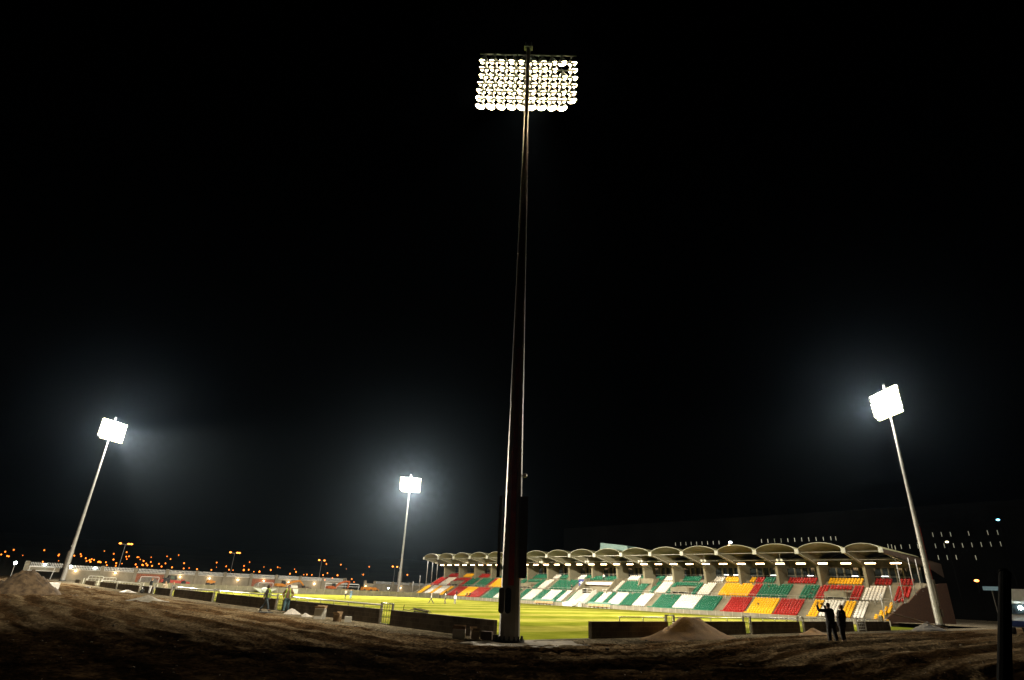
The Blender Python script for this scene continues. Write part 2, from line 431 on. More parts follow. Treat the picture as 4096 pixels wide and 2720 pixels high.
# runs are listed from near to far
for i, (a, b_) in enumerate(runs):
    wall_run('Y', LW, a, b_, lab[i], rails[i] if rails[i] and rails[i][0] >= a-.1 and rails[i][1] <= b_+.1 else None, ragged=1 if i == 3 else 0)
RW = 21.53
rgates = [(32.35, 33.15), (41.7, 42.7), (50.4, 51.4), (61.7, 63.0)]
rruns = [(25.4, 32.35), (33.15, 41.7), (42.7, 50.4), (51.4, 61.7), (63.0, 71.5)]
rlab = ['low dark block wall run just right of the big mast and the open corner',
        'low dark block wall run partly hidden by the big sand heap',
        'low dark block wall run between the big and the small sand heap',
        'low block wall run behind the two dark onlookers',
        'low block wall run at the right end behind the open white gate']
rrails = [(27.9, 32.2), (33.2, 41.6), (42.7, 50.3), (51.5, 61.5), (64.2, 71.3)]
for i, (a, b_) in enumerate(rruns): wall_run('X', RW, a, b_, rlab[i], rrails[i])

def gate(axis, fix, a, b_, label, closed=True, mat=galv, swing=0, h0=.62, h1=1.72):
    loc = (fix, (a+b_)/2, .59) if axis == 'Y' else ((a+b_)/2, fix, .59)
    t = thing('pitch_gate', label, 'gate', loc, group='pitch side gates')
    m = MB()
    def P(u, z):
        if closed or swing == 0:
            return (fix+.11, a+(b_-a)*u, z) if axis == 'Y' else (a+(b_-a)*u, fix+.11, z)
        L = (b_-a)
        if axis == 'Y': return (fix+.11 - sin(swing)*L*u, a + cos(swing)*L*u, z)
        return (a + cos(swing)*L*u, fix+.11 - sin(swing)*L*u, z)
    r = .028
    u0, u1 = .06, .94
    m.tube([P(u0, h0), P(u0, h1-.08), P(u0+.07, h1), P(u1-.07, h1), P(u1, h1-.08), P(u1, h0+.08), P(u1-.07, h0), P(u0+.07, h0), P(u0, h0+.08)], r)
    m.build('gate_frame', mat, t, smooth=True)
    m2 = MB()
    for k in range(1, 4): m2.cyl(P(u0+(u1-u0)*k/4, h0), P(u0+(u1-u0)*k/4, h1), .014, n=5)
    for k in range(1, 3): m2.cyl(P(u0, h0+(h1-h0)*k/3), P(u1, h0+(h1-h0)*k/3), .017, n=5)
    m2.build('gate_bars', mat, t)
    m3 = MB()
    for u in (0.0, 1.0):
        q = P(0, 0) if u == 0 else ((fix+.11, b_, 0) if axis == 'Y' else (b_, fix+.11, 0))
        m3 = MB(); m3.box((q[0]-.05, q[1]-.05, .1), (q[0]+.05, q[1]+.05, 1.75)); m3.build('gate_post', mat, t)
    return t
gl = ['grey barred gate in the block wall, left of the big mast', 'narrow barred gate between the two workers in vests',
      'barred gate seen edge on, second left of the workers', 'barred gate right of the onlookers by the gravel heap',
      'barred gate behind the onlooker in white trousers', 'barred gate left of the onlookers by the black bag', 'far barred gate, third from the left in the wall']
for i in range(7): gate('Y', LW, lgates[i][0], lgates[i][1], gl[i])
gate('Y', LW, 124.9, 127.6, 'open white barred gate panel standing in the far wall, right one of two', mat=white_metal, closed=False, swing=radians(-62), h0=.75, h1=2.1)
gate('Y', LW, 140.2, 143.6, 'open white barred gate panel at the far left of the wall', mat=white_metal, closed=False, swing=radians(-60), h0=.8, h1=2.2)
rl = ['barred gate immediately left of the big sand heap', 'barred gate to the right of the big sand heap', 'barred gate behind the small sand heap', ]
for i in range(3): gate('X', RW, rgates[i][0], rgates[i][1], rl[i])
gate('X', RW-.35, 61.9, 63.9, 'open white barred gate panel right of the two dark onlookers', mat=white_metal, h0=.74, h1=1.5)

# far end retaining wall made of concrete panels
def panel_mat():
    m = bpy.data.materials.new('concrete_panels'); m.use_nodes = True
    n = m.node_tree; b = n.nodes['Principled BSDF']; b.inputs['Roughness'].default_value = .85
    geo = n.nodes.new('ShaderNodeNewGeometry')
    t = n.nodes.new('ShaderNodeTexNoise'); t.inputs['Scale'].default_value = .9; t.inputs['Detail'].default_value = 7; n.links.new(geo.outputs['Position'], t.inputs[0])
    r = n.nodes.new('ShaderNodeValToRGB'); e = r.color_ramp.elements; e[0].position = .3; e[1].position = .7; e[0].color = (.17, .155, .12, 1); e[1].color = (.27, .25, .20, 1)
    n.links.new(t.outputs[0], r.inputs[0]); n.links.new(r.outputs[0], b.inputs['Base Color'])
    return m
panelm = panel_mat()
t = thing('end_wall', 'low grey concrete panel wall across the far end of the pitch', 'wall', (65, 153, 0))
m = MB(); x = 19.9
while x < 110.5:
    w_ = 2.45
    m = MB(); m.box((x, 152.9, -.1), (min(x+w_-.05, 111), 153.1, 1.30 + (.02 if int(x) % 3 == 0 else 0))); m.build('panel', panelm, t)
    x += w_
m = MB(); x = 19.85
while x < 111:
    m = MB(); m.box((x-.08, 152.86, -.1), (x+.03, 153.14, 1.33)); m.build('panel_post', pmat('pale_post', (.36, .33, .27), .8), t); x += 2.45

# ------------------------------------------------------------------ grandstand
stand = thing('grandstand', 'long covered football stand with scalloped roof and green, white, red and yellow seats', 'grandstand', (111, 100, 0))
def lowX(i): return 111.75 + .54*i           # tread front of lower row i (0..7)
def lowZ(i): return .62 + .31*i
def upX(i): return 117.3 + .58*i             # 7 upper rows
def upZ(i): return 3.40 + .335*i
def topX(i): return 122.1 + .55*i            # 3 rows behind the columns
def topZ(i): return 6.05 + .33*i
NY = 168.4
def endY(x): return 34.2 - (x - 111.3) * .33
def tier_block(y0f, y1f, xs, name, mat=concrete):
    """stepped terrace: xs = [(x_front, z)...] ending with x_back"""
    m = MB(); 
    for k in range(len(xs)-1):
        x0, z = xs[k]; x1 = xs[k+1][0]
        a0 = y0f(x0) if callable(y0f) else y0f; a1 = y0f(x1) if callable(y0f) else y0f
        m.hexa([(x0, a0, .05), (x1, a1, .05), (x1, y1f, .05), (x0, y1f, .05), (x0, a0, z), (x1, a1, z), (x1, y1f, z), (x0, y1f, z)])
    return m.build(name, mat, stand)
prof_low = [(lowX(i), lowZ(i)) for i in range(8)] + [(lowX(7)+.62, 3.02), (117.28, 3.02)]
prof_up = [(upX(i), upZ(i)) for i in range(7)] + [(upX(6)+.6, 5.72), (topX(0), 6.05), (topX(1), topZ(1)), (topX(2), topZ(2)), (topX(2)+.6, topZ(2)), (126.2, topZ(2))]
terr = pmat('terrace_concrete', (0.215, 0.19, 0.135), .8, var=.14, scale=.7, bump=.25, bscale=5)
tier_block(endY, 96.9, prof_low, 'lower_terrace', terr)
tier_block(101.7, NY, prof_low, 'lower_terrace', terr)
tier_block(endY, 93.5, prof_up, 'upper_terrace', terr)
tier_block(102.6, NY, prof_up, 'upper_terrace', terr)
# middle: balcony over the tunnel mouth
tier_block(93.53, 102.57, [(119.2, 5.55), (119.9, 5.85), (120.6, 6.15), (121.4, 6.5), (122.3, 6.71), (126.2, 6.71)], 'balcony_terrace', terr)
m = MB(); m.box((118.95, 93.53, 5.0), (119.17, 102.57, 5.62)); m.build('balcony_fascia', white_paint, stand)
m = MB(); m.box((119.6, 93.6, 3.03), (119.7, 102.5, 5.0)); m.box((118.3, 93.53, 4.93), (119.6, 102.57, 4.99)); m.build('lobby_wall', interior, stand)
m = MB(); m.box((119.45, 95.2, 3.05), (119.58, 97.0, 4.7)); m.box((119.45, 99.2, 3.05), (119.58, 101.0, 4.7)); m.build('lobby_door', concrete_dk, stand)
for (ya, yb) in ((93.25, 93.5), (102.6, 102.85)):
    m = MB(); m.extr([(115.6, ya, 3.03), (119.2, ya, 3.03), (122.4, ya, 6.9), (119.0, ya, 6.3), (118.4, ya, 5.7), (115.6, ya, 3.5)], (0, yb-ya, 0)); m.build('parapet', concrete, stand)
# infill floors in the tunnel gap
m = MB()
for k in range(9): m.box((111.2+.62*k, 96.93, .05), (111.2+.62*(k+1), 101.67, .05+.33*(k+1)))
m.build('tunnel_stairs', pmat('pale_stair', (.62, .60, .55), .7, var=.08), stand)
m = MB()
for y in (97.0, 101.5):
    m = MB(); m.extr([(110.9, y, .05), (116.5, y, 3.0), (116.5, y, 3.9), (115.2, y, 3.6), (111.6, y, 1.25), (110.2, y, .95), (110.0, y, .05)], (0, .14, 0)); m.build('tunnel_side_wall', white_paint, stand)
m = MB(); m.extr([(109.6, 98.8, .05), (110.9, 98.8, .25), (112.6, 98.8, 1.35), (112.4, 98.8, 1.45), (110.7, 98.8, .45), (109.4, 98.8, .9)], (0, 2.9, 0)); m.build('tunnel_cover', white_paint, stand)

# front wall of panels with posts and low rail, two gates in it
m = MB(); y = 33.4
while y < NY:
    y2 = min(y+1.75, NY)
    if not (97.0 < y < 100.6):
        m = MB(); m.box((111.0, y, -.05), (111.14, y2-.04, .80)); m.build('front_panel', panelm, stand)
    y += 1.75
m = MB(); y = 33.36
while y < NY:
    if not (97.0 < y < 101.6): m.box((110.97, y-.04, -.05), (111.1, y+.04, .83))
    y += 1.75
m.build('panel_joints', pmat('pale_joint', (.42, .39, .32), .8), stand)

# colour pattern of the seats: (y0, y1, colour)
LOW = [(33.6,36.1,'yellow'),(37.2,39.2,'white'),(39.2,41.1,'yellow'),(41.1,44.6,'white'),(44.6,46.25,'yellow'),(47.9,52.24,'red'),(52.24,57.57,'yellow'),(57.57,62.34,'red'),(63.8,68.5,'green'),(68.5,73.35,'white'),(73.35,78.5,'green'),(80.0,83.6,'white'),(83.6,86.9,'green'),(86.9,90.5,'white'),(90.5,91.8,'green'),(91.8,94.3,'white'),(94.3,96.2,'green'),
       (101.9,103.1,'green'),(104.3,106.3,'white'),(106.3,107.9,'green'),(107.9,111.7,'white'),(111.7,114.6,'green'),(114.6,118.8,'white'),(118.8,121.2,'green'),(122.4,126,'green'),(126,130,'white'),(130,134.6,'green'),(135.6,141.2,'red'),(141.2,146.1,'yellow'),(146.1,151.4,'red'),(153.0,155.0,'yellow'),(155.0,159.0,'white'),(159.0,160.8,'yellow'),(160.8,163.6,'white'),(165.0,167.6,'yellow')]
UPP = [(31.8,34.4,'red'),(35.6,39.2,'white'),(39.2,41.1,'red'),(41.1,45.16,'V_red'),(45.16,46.8,'red'),(46.8,49.9,'green'),(51.8,57.9,'green'),(57.9,59.5,'red'),(59.5,66.0,'yellow'),(67.7,70.9,'white'),(70.9,72.3,'green'),(72.3,77.2,'V_green'),(77.2,78.3,'green'),(78.3,81.5,'white'),(81.5,82.9,'green'),(84.4,91.85,'green'),(91.85,93.3,'white'),
       (102.9,104.6,'white'),(106.2,114.2,'green'),(115.5,118.5,'white'),(118.5,120.6,'green'),(120.6,125.4,'V_green'),(125.4,128,'green'),(128,131.6,'white'),(133.0,138.5,'yellow'),(138.5,140.1,'red'),(140.1,145.8,'green'),(147.1,151.0,'green'),(151.0,152.8,'red'),(152.8,157.2,'V_red'),(157.2,159.0,'red'),(159.0,163.3,'white'),(163.3,168.0,'red')]
TOP = [(32.0,34.2,'red'),(35.3,38.1,'red'),(39.9,46.0,'yellow'),(47.9,53.6,'red'),(56.0,58.4,'green'),(58.4,60.0,'red'),(60.0,61.5,'yellow'),(63.6,66.9,'yellow'),(66.9,69.5,'white'),(72.4,77.2,'green'),(79.4,82.0,'white'),(82.0,84.6,'green'),(87.6,88.8,'green'),(88.8,92.4,'white'),
       (104.2,105.9,'green'),(105.9,108.4,'white'),(111.9,115.0,'green'),(115.0,117.6,'white'),(119.6,125.0,'green'),(127,131,'green'),(135.2,139.5,'green'),(144.3,150.2,'red'),(152.4,158.3,'yellow'),(160.0,168.0,'red')]
SP = .54
def seat_geo(m, x, y, z, mi, w=.53):
    # moulded shell: rounded back and rounded tip-up pan on a short stanchion, facing -X
    h = w/2
    m.ball((x+.37, y, z+.55), h*.98, 8, 6, mi, sc=(.30, 1.0, .72))
    m.ball((x+.20, y, z+.37), h*.95, 8, 4, mi, sc=(.95, 1.0, .30))
    m.box((x+.28, y-.03, z), (x+.34, y+.03, z+.36), mi)
cols = ['green', 'white', 'yellow', 'red']
seatlist = []
def fill(segs, fx, fz, rows, tier):
    for (a, b_, c) in segs:
        n = int((b_-a+.02)/SP)
        off = a + ((b_-a) - n*SP)/2
        for r in range(rows):
            if c.startswith('V_'):
                if r < rows-2: continue
            cc = c.replace('V_', '')
            for k in range(n):
                y = off + (k+.5)*SP
                if y < endY(fx(r)) + .35: continue
                if tier == 'low' and c == 'yellow' and a == 33.6 and y > 36.2 - .30*r: continue
                seatlist.append((fx(r)+.08, y, fz(r), cc))
fill(LOW, lowX, lowZ, 8, 'low'); fill(UPP, upX, upZ, 7, 'up'); fill(TOP, topX, topZ, 3, 'top')
for r in range(3):                                # directors' seats on the balcony
    for k in range(15):
        if k == 7: continue
        seatlist.append((119.95+.72*r, 94.1+.56*k, 5.85+.31*r, 'green'))
rnd = random.Random(3)
seatlist = [s for s in seatlist if rnd.random() > .004]
seatlist.sort(key=lambda s: (s[0]-0)**2 + s[1]**2 + (0 if s[1] > 37 else 4000))
protos = {}
for i, (x, y, z, c) in enumerate(seatlist[:100]):
    if c not in protos:
        m = MB(); seat_geo(m, 0, 0, 0, 0); o = m.build('seat', seat_cols[c], None, smooth=True, local=True)
        o.parent = stand; o['label'] = c + ' plastic tip-up seat'; protos[c] = o
    else:
        o = protos[c].copy(); COL.objects.link(o); o.parent = stand
    o.location = (x-111, y-100, z)
m = MB()
for (x, y, z, c) in seatlist[100:]: seat_geo(m, x, y, z, cols.index(c))
sb = m.build('seating', [seat_cols[c] for c in cols], stand, smooth=True); sb['kind'] = 'stuff'; sb['label'] = 'rows of green, white, yellow and red plastic seats'

# coloured kick boards along the front row
for c, segs in (('red', [(48, 52.2), (57.6, 62.3), (136, 141)]), ('yellow', [(33.6, 36), (44.6, 46.2), (52.3, 57.5)]), ('green', [(63.8, 79), (94.3, 96.2), (103, 121), (86, 93), (126, 134.5)])):
    m = MB()
    for a, b_ in segs: m.box((111.3, a, .80), (111.34, b_, .98)); 
    m.build('front_board', seat_cols[c], stand)

# walkway rail between tiers
m = MB()
rx, rzz = 116.35, 3.02
for a, b_ in ((34.2, 36.6), (37.9, 46.6), (47.9, 62.6), (63.6, 79.0), (80, 92.6), (104.6, 121), (122.6, 134), (135.6, 151.6), (153.2, 168)):
    m = MB()
    for z in (.55, 1.02): m.cyl((rx, a, rzz+z), (rx, b_, rzz+z), .03, n=6)
    k = max(1, int((b_-a)/1.5))
    for i in range(k+1): y = a + (b_-a)*i/k; m.cyl((rx, y, rzz-.2), (rx, y, rzz+1.02), .028, n=5)
    m.build('walkway_rail', galv, stand, smooth=True)
m = MB()
for a, b_ in ((93.7, 95.8), (99.0, 102.3)):
    for z in (.4, 1.0): m.cyl((117.3, a, 3.02+z), (117.3, b_, 3.02+z), .035, n=6)
    for i in range(3): y = a + (b_-a)*i/2; m.cyl((117.3, y, 3.02), (117.3, y, 4.02), .035, n=6)
m.build('lobby_rail', white_metal, stand)

# vomitories: concrete boxes with a dark sheet standing in for the shaded opening
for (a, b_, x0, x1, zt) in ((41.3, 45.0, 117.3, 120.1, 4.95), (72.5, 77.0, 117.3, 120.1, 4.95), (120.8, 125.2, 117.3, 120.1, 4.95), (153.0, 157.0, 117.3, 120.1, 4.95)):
    m = MB()
    m.extr([(x0, a, 3.03), (x1, a, 3.03), (x1+.1, a, zt), (x0+.2, a, zt-.12)], (0, .28, 0))
    m.extr([(x0, b_-.28, 3.03), (x1, b_-.28, 3.03), (x1+.1, b_-.28, zt), (x0+.2, b_-.28, zt-.12)], (0, .28, 0))
    m.box((x0+.05, a+.28, 4.05), (x0+.3, b_-.28, zt-.02)); m.box((x0+.3, a+.28, zt-.2), (x1+.1, b_-.28, zt-.01))
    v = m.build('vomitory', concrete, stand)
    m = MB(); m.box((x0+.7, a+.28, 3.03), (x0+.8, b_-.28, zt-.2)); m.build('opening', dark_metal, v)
m = MB()
m.extr([(119.2, 83.2, 4.5), (122.2, 83.2, 4.9), (123.4, 83.2, 6.95), (120.4, 83.2, 6.6)], (0, .3, 0)); m.extr([(119.2, 86.9, 4.5), (122.2, 86.9, 4.9), (123.4, 86.9, 6.95), (120.4, 86.9, 6.6)], (0, .3, 0))
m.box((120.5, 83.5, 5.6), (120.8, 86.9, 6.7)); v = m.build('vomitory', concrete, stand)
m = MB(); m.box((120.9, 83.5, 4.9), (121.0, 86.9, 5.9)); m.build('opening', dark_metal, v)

# columns, rafters, roof vaults
BAY = 7.9; CY0 = 38.75; NB = 16
cys = [CY0 + BAY*k for k in range(NB+1)]          # last about 165.2
for y in cys:
    m = MB()
    m.hexa([(120.95, y-.24, 5.4), (121.5, y-.24, 5.4), (121.5, y+.24, 5.4), (120.95, y+.24, 5.4), (120.7, y-.24, 9.3), (121.5, y-.24, 9.3), (121.5, y+.24, 9.3), (120.7, y+.24, 9.3)])
    m.extr([(121.5, y-.2, 6.0), (125.2, y-.2, 6.0), (125.2, y-.2, 10.6), (121.5, y-.2, 9.6)], (0, .4, 0))
    m.build('column', pmat('column_concrete', (.18, .170, .120), .8, var=.1, bump=.2, bscale=4), stand)
def rafter(y, yb=None, xb=127.0, name='rafter', t=.2, zb=9.15):
    yb = y if yb is None else yb
    m = MB()
    def p(x, z, s): f = (x-112.3)/(xb-112.3); return (x, y+(yb-y)*f+s, z)
    prof = [(112.3, 11.0), (121.2, 9.75 if zb > 9.2 else 9.25), (xb, zb), (xb, 10.9), (112.3, 11.55)]
    n = len(prof)
    m.add([p(x, z, -t) for x, z in prof] + [p(x, z, t) for x, z in prof], [tuple(range(n)), tuple(range(2*n-1, n-1, -1))] + [(i, n+i, n+(i+1) % n, (i+1) % n) for i in range(n)])
    r = m.build(name, pmat('roof_beam', (.175, .168, .120), .55, var=.12, bump=.1), stand)
    m = MB(); m.box((112.02, y-.33, 10.95), (112.28, y+.33, 11.75)); m.build('gutter_box', pmat('grey_gutter', (.42, .42, .38), .5), r)
    # little bright brackets down the beam
    m = MB()
    for k in range(11):
        x = 113.0 + k*.55; z = 11.0 - (x-112.3)*.19
        m.box((x, y-t-.05, z+.08), (x+.2, y-t-.003, z+.18))
    m.build('bracket', white_metal, r)
    return r
for y in cys: rafter(y-.1)
rafter(32.9, 31.0, 128.0, 'gable_beam', .16, 9.6)
gab = pmat('gable_cladding', (.11, .075, .055), .6, var=.15)
m = MB(); m.extr([(112.5, 32.6, 11.5), (128.0, 30.6, 10.9), (134.0, 29.9, 10.4), (134, 29.9, 8.1), (128.0, 30.6, 9.5), (112.5, 32.6, 10.95)], (.02, .1, 0)); m.build('gable_cladding', gab, stand)
edges = [32.9] + [y-.1 for y in cys] 
def vault(y0, y1, y0b=None):
    m = MB(); n = 12; nxx = 8; rise = 1.18 * min(1, (y1-y0)/7.9*1.05)
    X0, X1 = 112.15, 127.0
    def pt(x, u, dz):
        a = y0 + ((y0b if y0b is not None else y0) - y0)*(x-X0)/(X1-X0)
        z = 11.5 - (x-X0)*.04 + rise*(1-(2*u-1)**2)**.72 * 1.0
        return (x, a + (y1-a)*u, z + dz)
    vs = []; 
    for dz in (0, .12):
        for i in range(nxx+1):
            for j in range(n+1): vs.append(pt(X0+(X1-X0)*i/nxx, j/n, dz))
    o = (nxx+1)*(n+1); fs = []
    for i in range(nxx):
        for j in range(n):
            a = i*(n+1)+j; fs.append((a, a+1, a+n+2, a+n+1)); fs.append((o+a, o+a+n+1, o+a+n+2, o+a+1))
    for j in range(n): fs.append((j, o+j, o+j+1, j+1)); a = nxx*(n+1)+j; fs.append((a, a+1, o+a+1, o+a))
    m.add(vs, fs)
    v = m.build('roof_vault', roof_mat, stand, smooth=False)
    # pale edge trim following the arch
    m = MB(); pts = [Vector(pt(X0-.03, j/n, .06)) for j in range(n+1)]
    m.tube(pts, .045, n=5); m.build('arch_trim', galv, v)
    m = MB(); m.cyl((113.6, y0+.2, 11.28), (113.6, y1-.2, 11.28), .055, n=6)
    m.build('tie_rod', galv, v)
    m = MB(); m.cyl((118.2, y0+.2, 10.25), (118.2, y1-.2, 10.25), .05, n=6); m.build('tie_rod', galv, v)
    return v
vault(edges[0], edges[1], 31.2)
for i in range(1, len(edges)-1): vault(edges[i], edges[i+1])

# back wall: piers and windows
m = MB(); m.box((126.2, 31.4, 5.0), (126.5, NY, 6.9)); m.box((126.2, 31.4, 9.3), (126.5, NY, 10.9)); m.build('back_wall', concrete_dk, stand)
m = MB()
for i in range(len(edges)-1):
    a, b_ = edges[i], edges[i+1]
    k = int((b_-a)/1.15)
    for j in range(1, k):
        y = a + (b_-a)*j/k; m = MB(); m.box((125.75, y-.11, 6.7), (126.2, y+.11, 9.3)); m.build('back_pier', concrete, stand)
m = MB(); m.box((126.3, 31.4, 6.9), (126.34, NY, 9.3)); m.build('back_glazing', glass, stand)
m = MB(); m.cyl((125.0, 33, 7.75), (125.0, NY, 7.75), .03, n=5); m.build('back_rail', galv, stand)
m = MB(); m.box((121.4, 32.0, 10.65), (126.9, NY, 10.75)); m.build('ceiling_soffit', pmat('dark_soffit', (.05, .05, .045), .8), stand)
for y in (36.5, 41.5, 49.6, 57.0, 65.2, 67.4, 80.0, 88.2):
    m = MB(); m.box((125.6, y, 7.82), (125.7, y+1.1, 7.9)); o = m.build('strip_lamp', fluor, stand)

# brick end wall of the stand, stair stringer and windscreen posts
m = MB()
pts = [(111.2, .3), (111.2, .85), (113.9, 2.2), (116.2, 3.4), (117.3, 3.5), (121.2, 5.8), (126.3, 6.8), (128.0, 6.9), (128.0, .3)]
m.add([(x, endY(x)-.02, z) for x, z in pts] + [(x, endY(x)-.25, z+.04) for x, z in pts], [tuple(range(9)), tuple(range(17, 8, -1))] + [(i, 9+i, 9+(i+1) % 9, (i+1) % 9) for i in range(9)])
m.build('end_wall', brick, stand)
def post(x, z0, z1, y=None, r=.075):
    y = endY(x)-.15 if y is None else y
    m = MB(); m.cyl((x, y, z0), (x, y, z1), r, n=8); m.cyl((x, y, z0), (x, y, z0+.12), r*1.8, n=8)
    z = z0+1.3
    while z < z1: m.cyl((x, y, z), (x, y, z+.08), r*1.5, n=8); z += 1.3
    m.build('screen_post', galv_pole, stand, smooth=True)
for x, z0, z1 in ((111.35, .85, 4.7), (113.9, 2.2, 6.0), (116.6, 3.4, 10.8), (119.7, 4.75, 10.6), (121.5, 5.4, 10.5), (123.6, 6.1, 10.3)): post(x, z0, z1)
m = MB()
m.cyl((116.6, endY(116.6)-.15, 4.4), (113.9, endY(113.9)-.15, 3.4), .03, n=5); m.cyl((113.9, endY(113.9)-.15, 3.4), (111.35, endY(111.35)-.15, 2.0), .03, n=5)
m.build('end_rail', galv, stand)
# far end posts
for x, z0, z1 in ((111.3, .5, 4.4), (113.8, 1.9, 6.2), (116.3, 3.2, 10.8), (118.3, 4.4, 10.7), (120.3, 5.4, 10.6)): post(x, z0, z1, NY+.25, .11)
m = MB(); m.add([(x, NY+.02, z) for x, z in pts] + [(x, NY+.2, z+.04) for x, z in pts], [tuple(range(8, -1, -1)), tuple(range(9, 18))] + [(i, (i+1) % 9, 9+(i+1) % 9, 9+i) for i in range(9)]); m.build('end_wall', concrete, stand)
# gantry cabin and banner
m = MB()
pz = [(0, 13.0)]
m.add([(130, 97.5, 10.9), (134, 97.5, 10.9), (134, 106.6, 10.9), (130, 106.6, 10.9)] + [(130, 97.5, 14.9), (134, 97.5, 14.9), (134, 106.6, 15.2), (130, 106.6, 15.9)] , [(0,3,2,1), (4,5,6,7), (0,1,5,4), (1,2,6,5), (2,3,7,6), (3,0,4,7)])
rp = m.build('roof_cabin', pmat('teal_cladding', (.10, .17, .16), .5, .3, var=.15), stand); rp['label'] = 'teal corrugated plant cabin above the roof'
m = MB()
y = 97.6
while y < 106.5: m.box((129.93, y, 10.95), (129.995, y+.16, 14.85)); y += .42
m.build('cladding_ribs', pmat('teal_rib', (.16, .25, .23), .5, .3), rp)
bn = thing('banner', 'blue banner with a pale lozenge hanging beside the balcony of the stand', 'banner', (118.9, 103.9, 4.6))
m = MB(); m.box((118.9, 103.0, 4.6), (118.95, 104.8, 6.2)); m.build('cloth', pmat('blue_cloth', (.03, .05, .28), .7), bn)
m = MB(); m.extr([(118.88, 103.15, 5.4), (118.88, 103.9, 5.75), (118.88, 104.65, 5.4), (118.88, 103.9, 5.05)], (-.01, 0, 0)); m.build('lozenge', pmat('pale_cloth', (.6, .65, .7), .7), bn)

# lamps slung under the roof, two to a bay
y = 36.75 - 3.95
k = 0
lamp0 = None
while y < 166:
    if lamp0 is None:
        lamp0 = thing('stand_light', 'warm tube light slung under the roof of the stand', 'ceiling light', (118.2, y, 9.72), group='tube lights in a row under the stand roof')
        m = MB(); m.box((-.16, -.78, -.15), (.16, .78, .0)); m.build('diffuser', tube_mat, lamp0, local=True)
        m = MB(); m.box((-.19, -.82, .003), (.19, .82, .06)); m.cyl((0, -.4, .05), (0, -.4, .5), .012, n=4); m.cyl((0, .4, .05), (0, .4, .5), .012, n=4); m.build('housing', white_metal, lamp0, local=True)
    else:
        c = copy_tree(lamp0); c.location = (118.2, y, 9.72)
    (lamp0 if k == 0 else c)['label'] = ('warm tube light under the roof, %s counted from the onlookers\' end of the stand' % ORD[k]) if k < 17 else ('warm tube light under the roof, %s counted from the far end of the stand' % ORD[max(0, 33-k)])
    y += 3.95; k += 1
# loudspeaker clusters under the roof
for i, y in enumerate([51.0, 66.8, 82.6, 98.4, 114.2, 145.8, 161.6]):
    t = thing('loudspeaker', 'pale loudspeaker under the stand roof, %s counted from the end nearest the onlookers' % ORD[i], 'loudspeaker', (115.0, y, 10.1), group='loudspeakers under the stand roof')
    m = MB(); m.cyl((115, y-.35, 10.2), (114.6, y-.4, 10.05), .12, .26, 8); m.build('horn', white_metal, t); m = MB(); m.cyl((115, y+.35, 10.2), (114.6, y+.4, 10.05), .12, .26, 8); m.build('horn', white_metal, t)
    m = MB(); m.cyl((115, y, 10.2), (115, y, 11.2), .03, n=5); m.cyl((115, y-.4, 10.2), (115, y+.4, 10.2), .03, n=5); m.build('bracket', galv, t)
# benches in front of the stand
for a, b_, l in ((105.9, 112.2, 'long slatted bench on the turf left of the white tunnel mouth'), (88.4, 94.8, 'long slatted bench on the turf right of the white tunnel mouth')):
    t = thing('team_bench', l, 'bench', (110.3, (a+b_)/2, 0), group='team benches before the stand')
    m = MB(); slat = pmat('orange_white_slat', (.66, .42, .22), .5, var=.1)
    for z in (.25, .45, .66): m.box((110.62, a, z), (110.68, b_, z+.13))
    m.box((110.2, a, .36), (110.6, b_, .40)); m.build('seat', slat, t)
    m = MB()
    for i in range(6): y = a + .2 + (b_-a-.4)*i/5; m.box((110.25, y-.03, 0), (110.32, y+.03, .36)); m.box((110.683, y-.03, 0), (110.74, y+.03, .82))
    m.build('bench_legs', white_metal, t)
    m = MB(); m.box((110.9, a-.2, .83), (110.96, b_+.2, 1.25)); 
    m.build('back_screen', pmat('teal_screen', (.12, .25, .22), .3), t)

# ------------------------------------------------------------------ floodlight masts
def head_parts(root, x, z, yaw, tilt, kind=0):
    """one floodlight on the crossbar; mast local frame: +Y is towards the pitch"""
    c = Vector((x, .34, z - .22))
    ax = Vector((sin(yaw)*cos(tilt), cos(yaw)*cos(tilt), -sin(tilt)))
    m = MB()
    a = ax.orthogonal().normalized(); b_ = ax.cross(a)
    rings = [(-.28, .08), (-.26, .16), (-.15, .26), (0, .32), (.06, .33)]
    n = 12; vs = []
    for d, r in rings:
        for k in range(n): t = 2*pi*k/n; vs.append(c + ax*d + (a*cos(t) + b_*sin(t))*r)
    fs = [tuple(range(n))]
    for j in range(len(rings)-1):
        for k in range(n): fs.append((j*n+k, j*n+(k+1) % n, (j+1)*n+(k+1) % n, (j+1)*n+k))
    m.add(vs, fs)
    m.cyl((x, 0, z), c - ax*.2, .035, n=5)
    m.cyl(c - ax*.22, c - ax*.46, .085, .085, 8)
    h = m.build('floodlight', lamp_body, root, local=True)
    m = MB(); vs = []
    rr = [(.045, .315), (.12, .26), (.17, .15)]
    for d, r in rr:
        for k in range(n): t = 2*pi*k/n; vs.append(c + ax*d + (a*cos(t) + b_*sin(t))*r)
    vs.append(c + ax*.19); fs = []
    for j in range(2):
        for k in range(n): fs.append((j*n+k, j*n+(k+1) % n, (j+1)*n+(k+1) % n, (j+1)*n+k))
    for k in range(n): fs.append((2*n+k, 2*n+(k+1) % n, 3*n))
    m.add(vs, fs)
    m.build('lens', lens_mat, h, smooth=True, local=True)
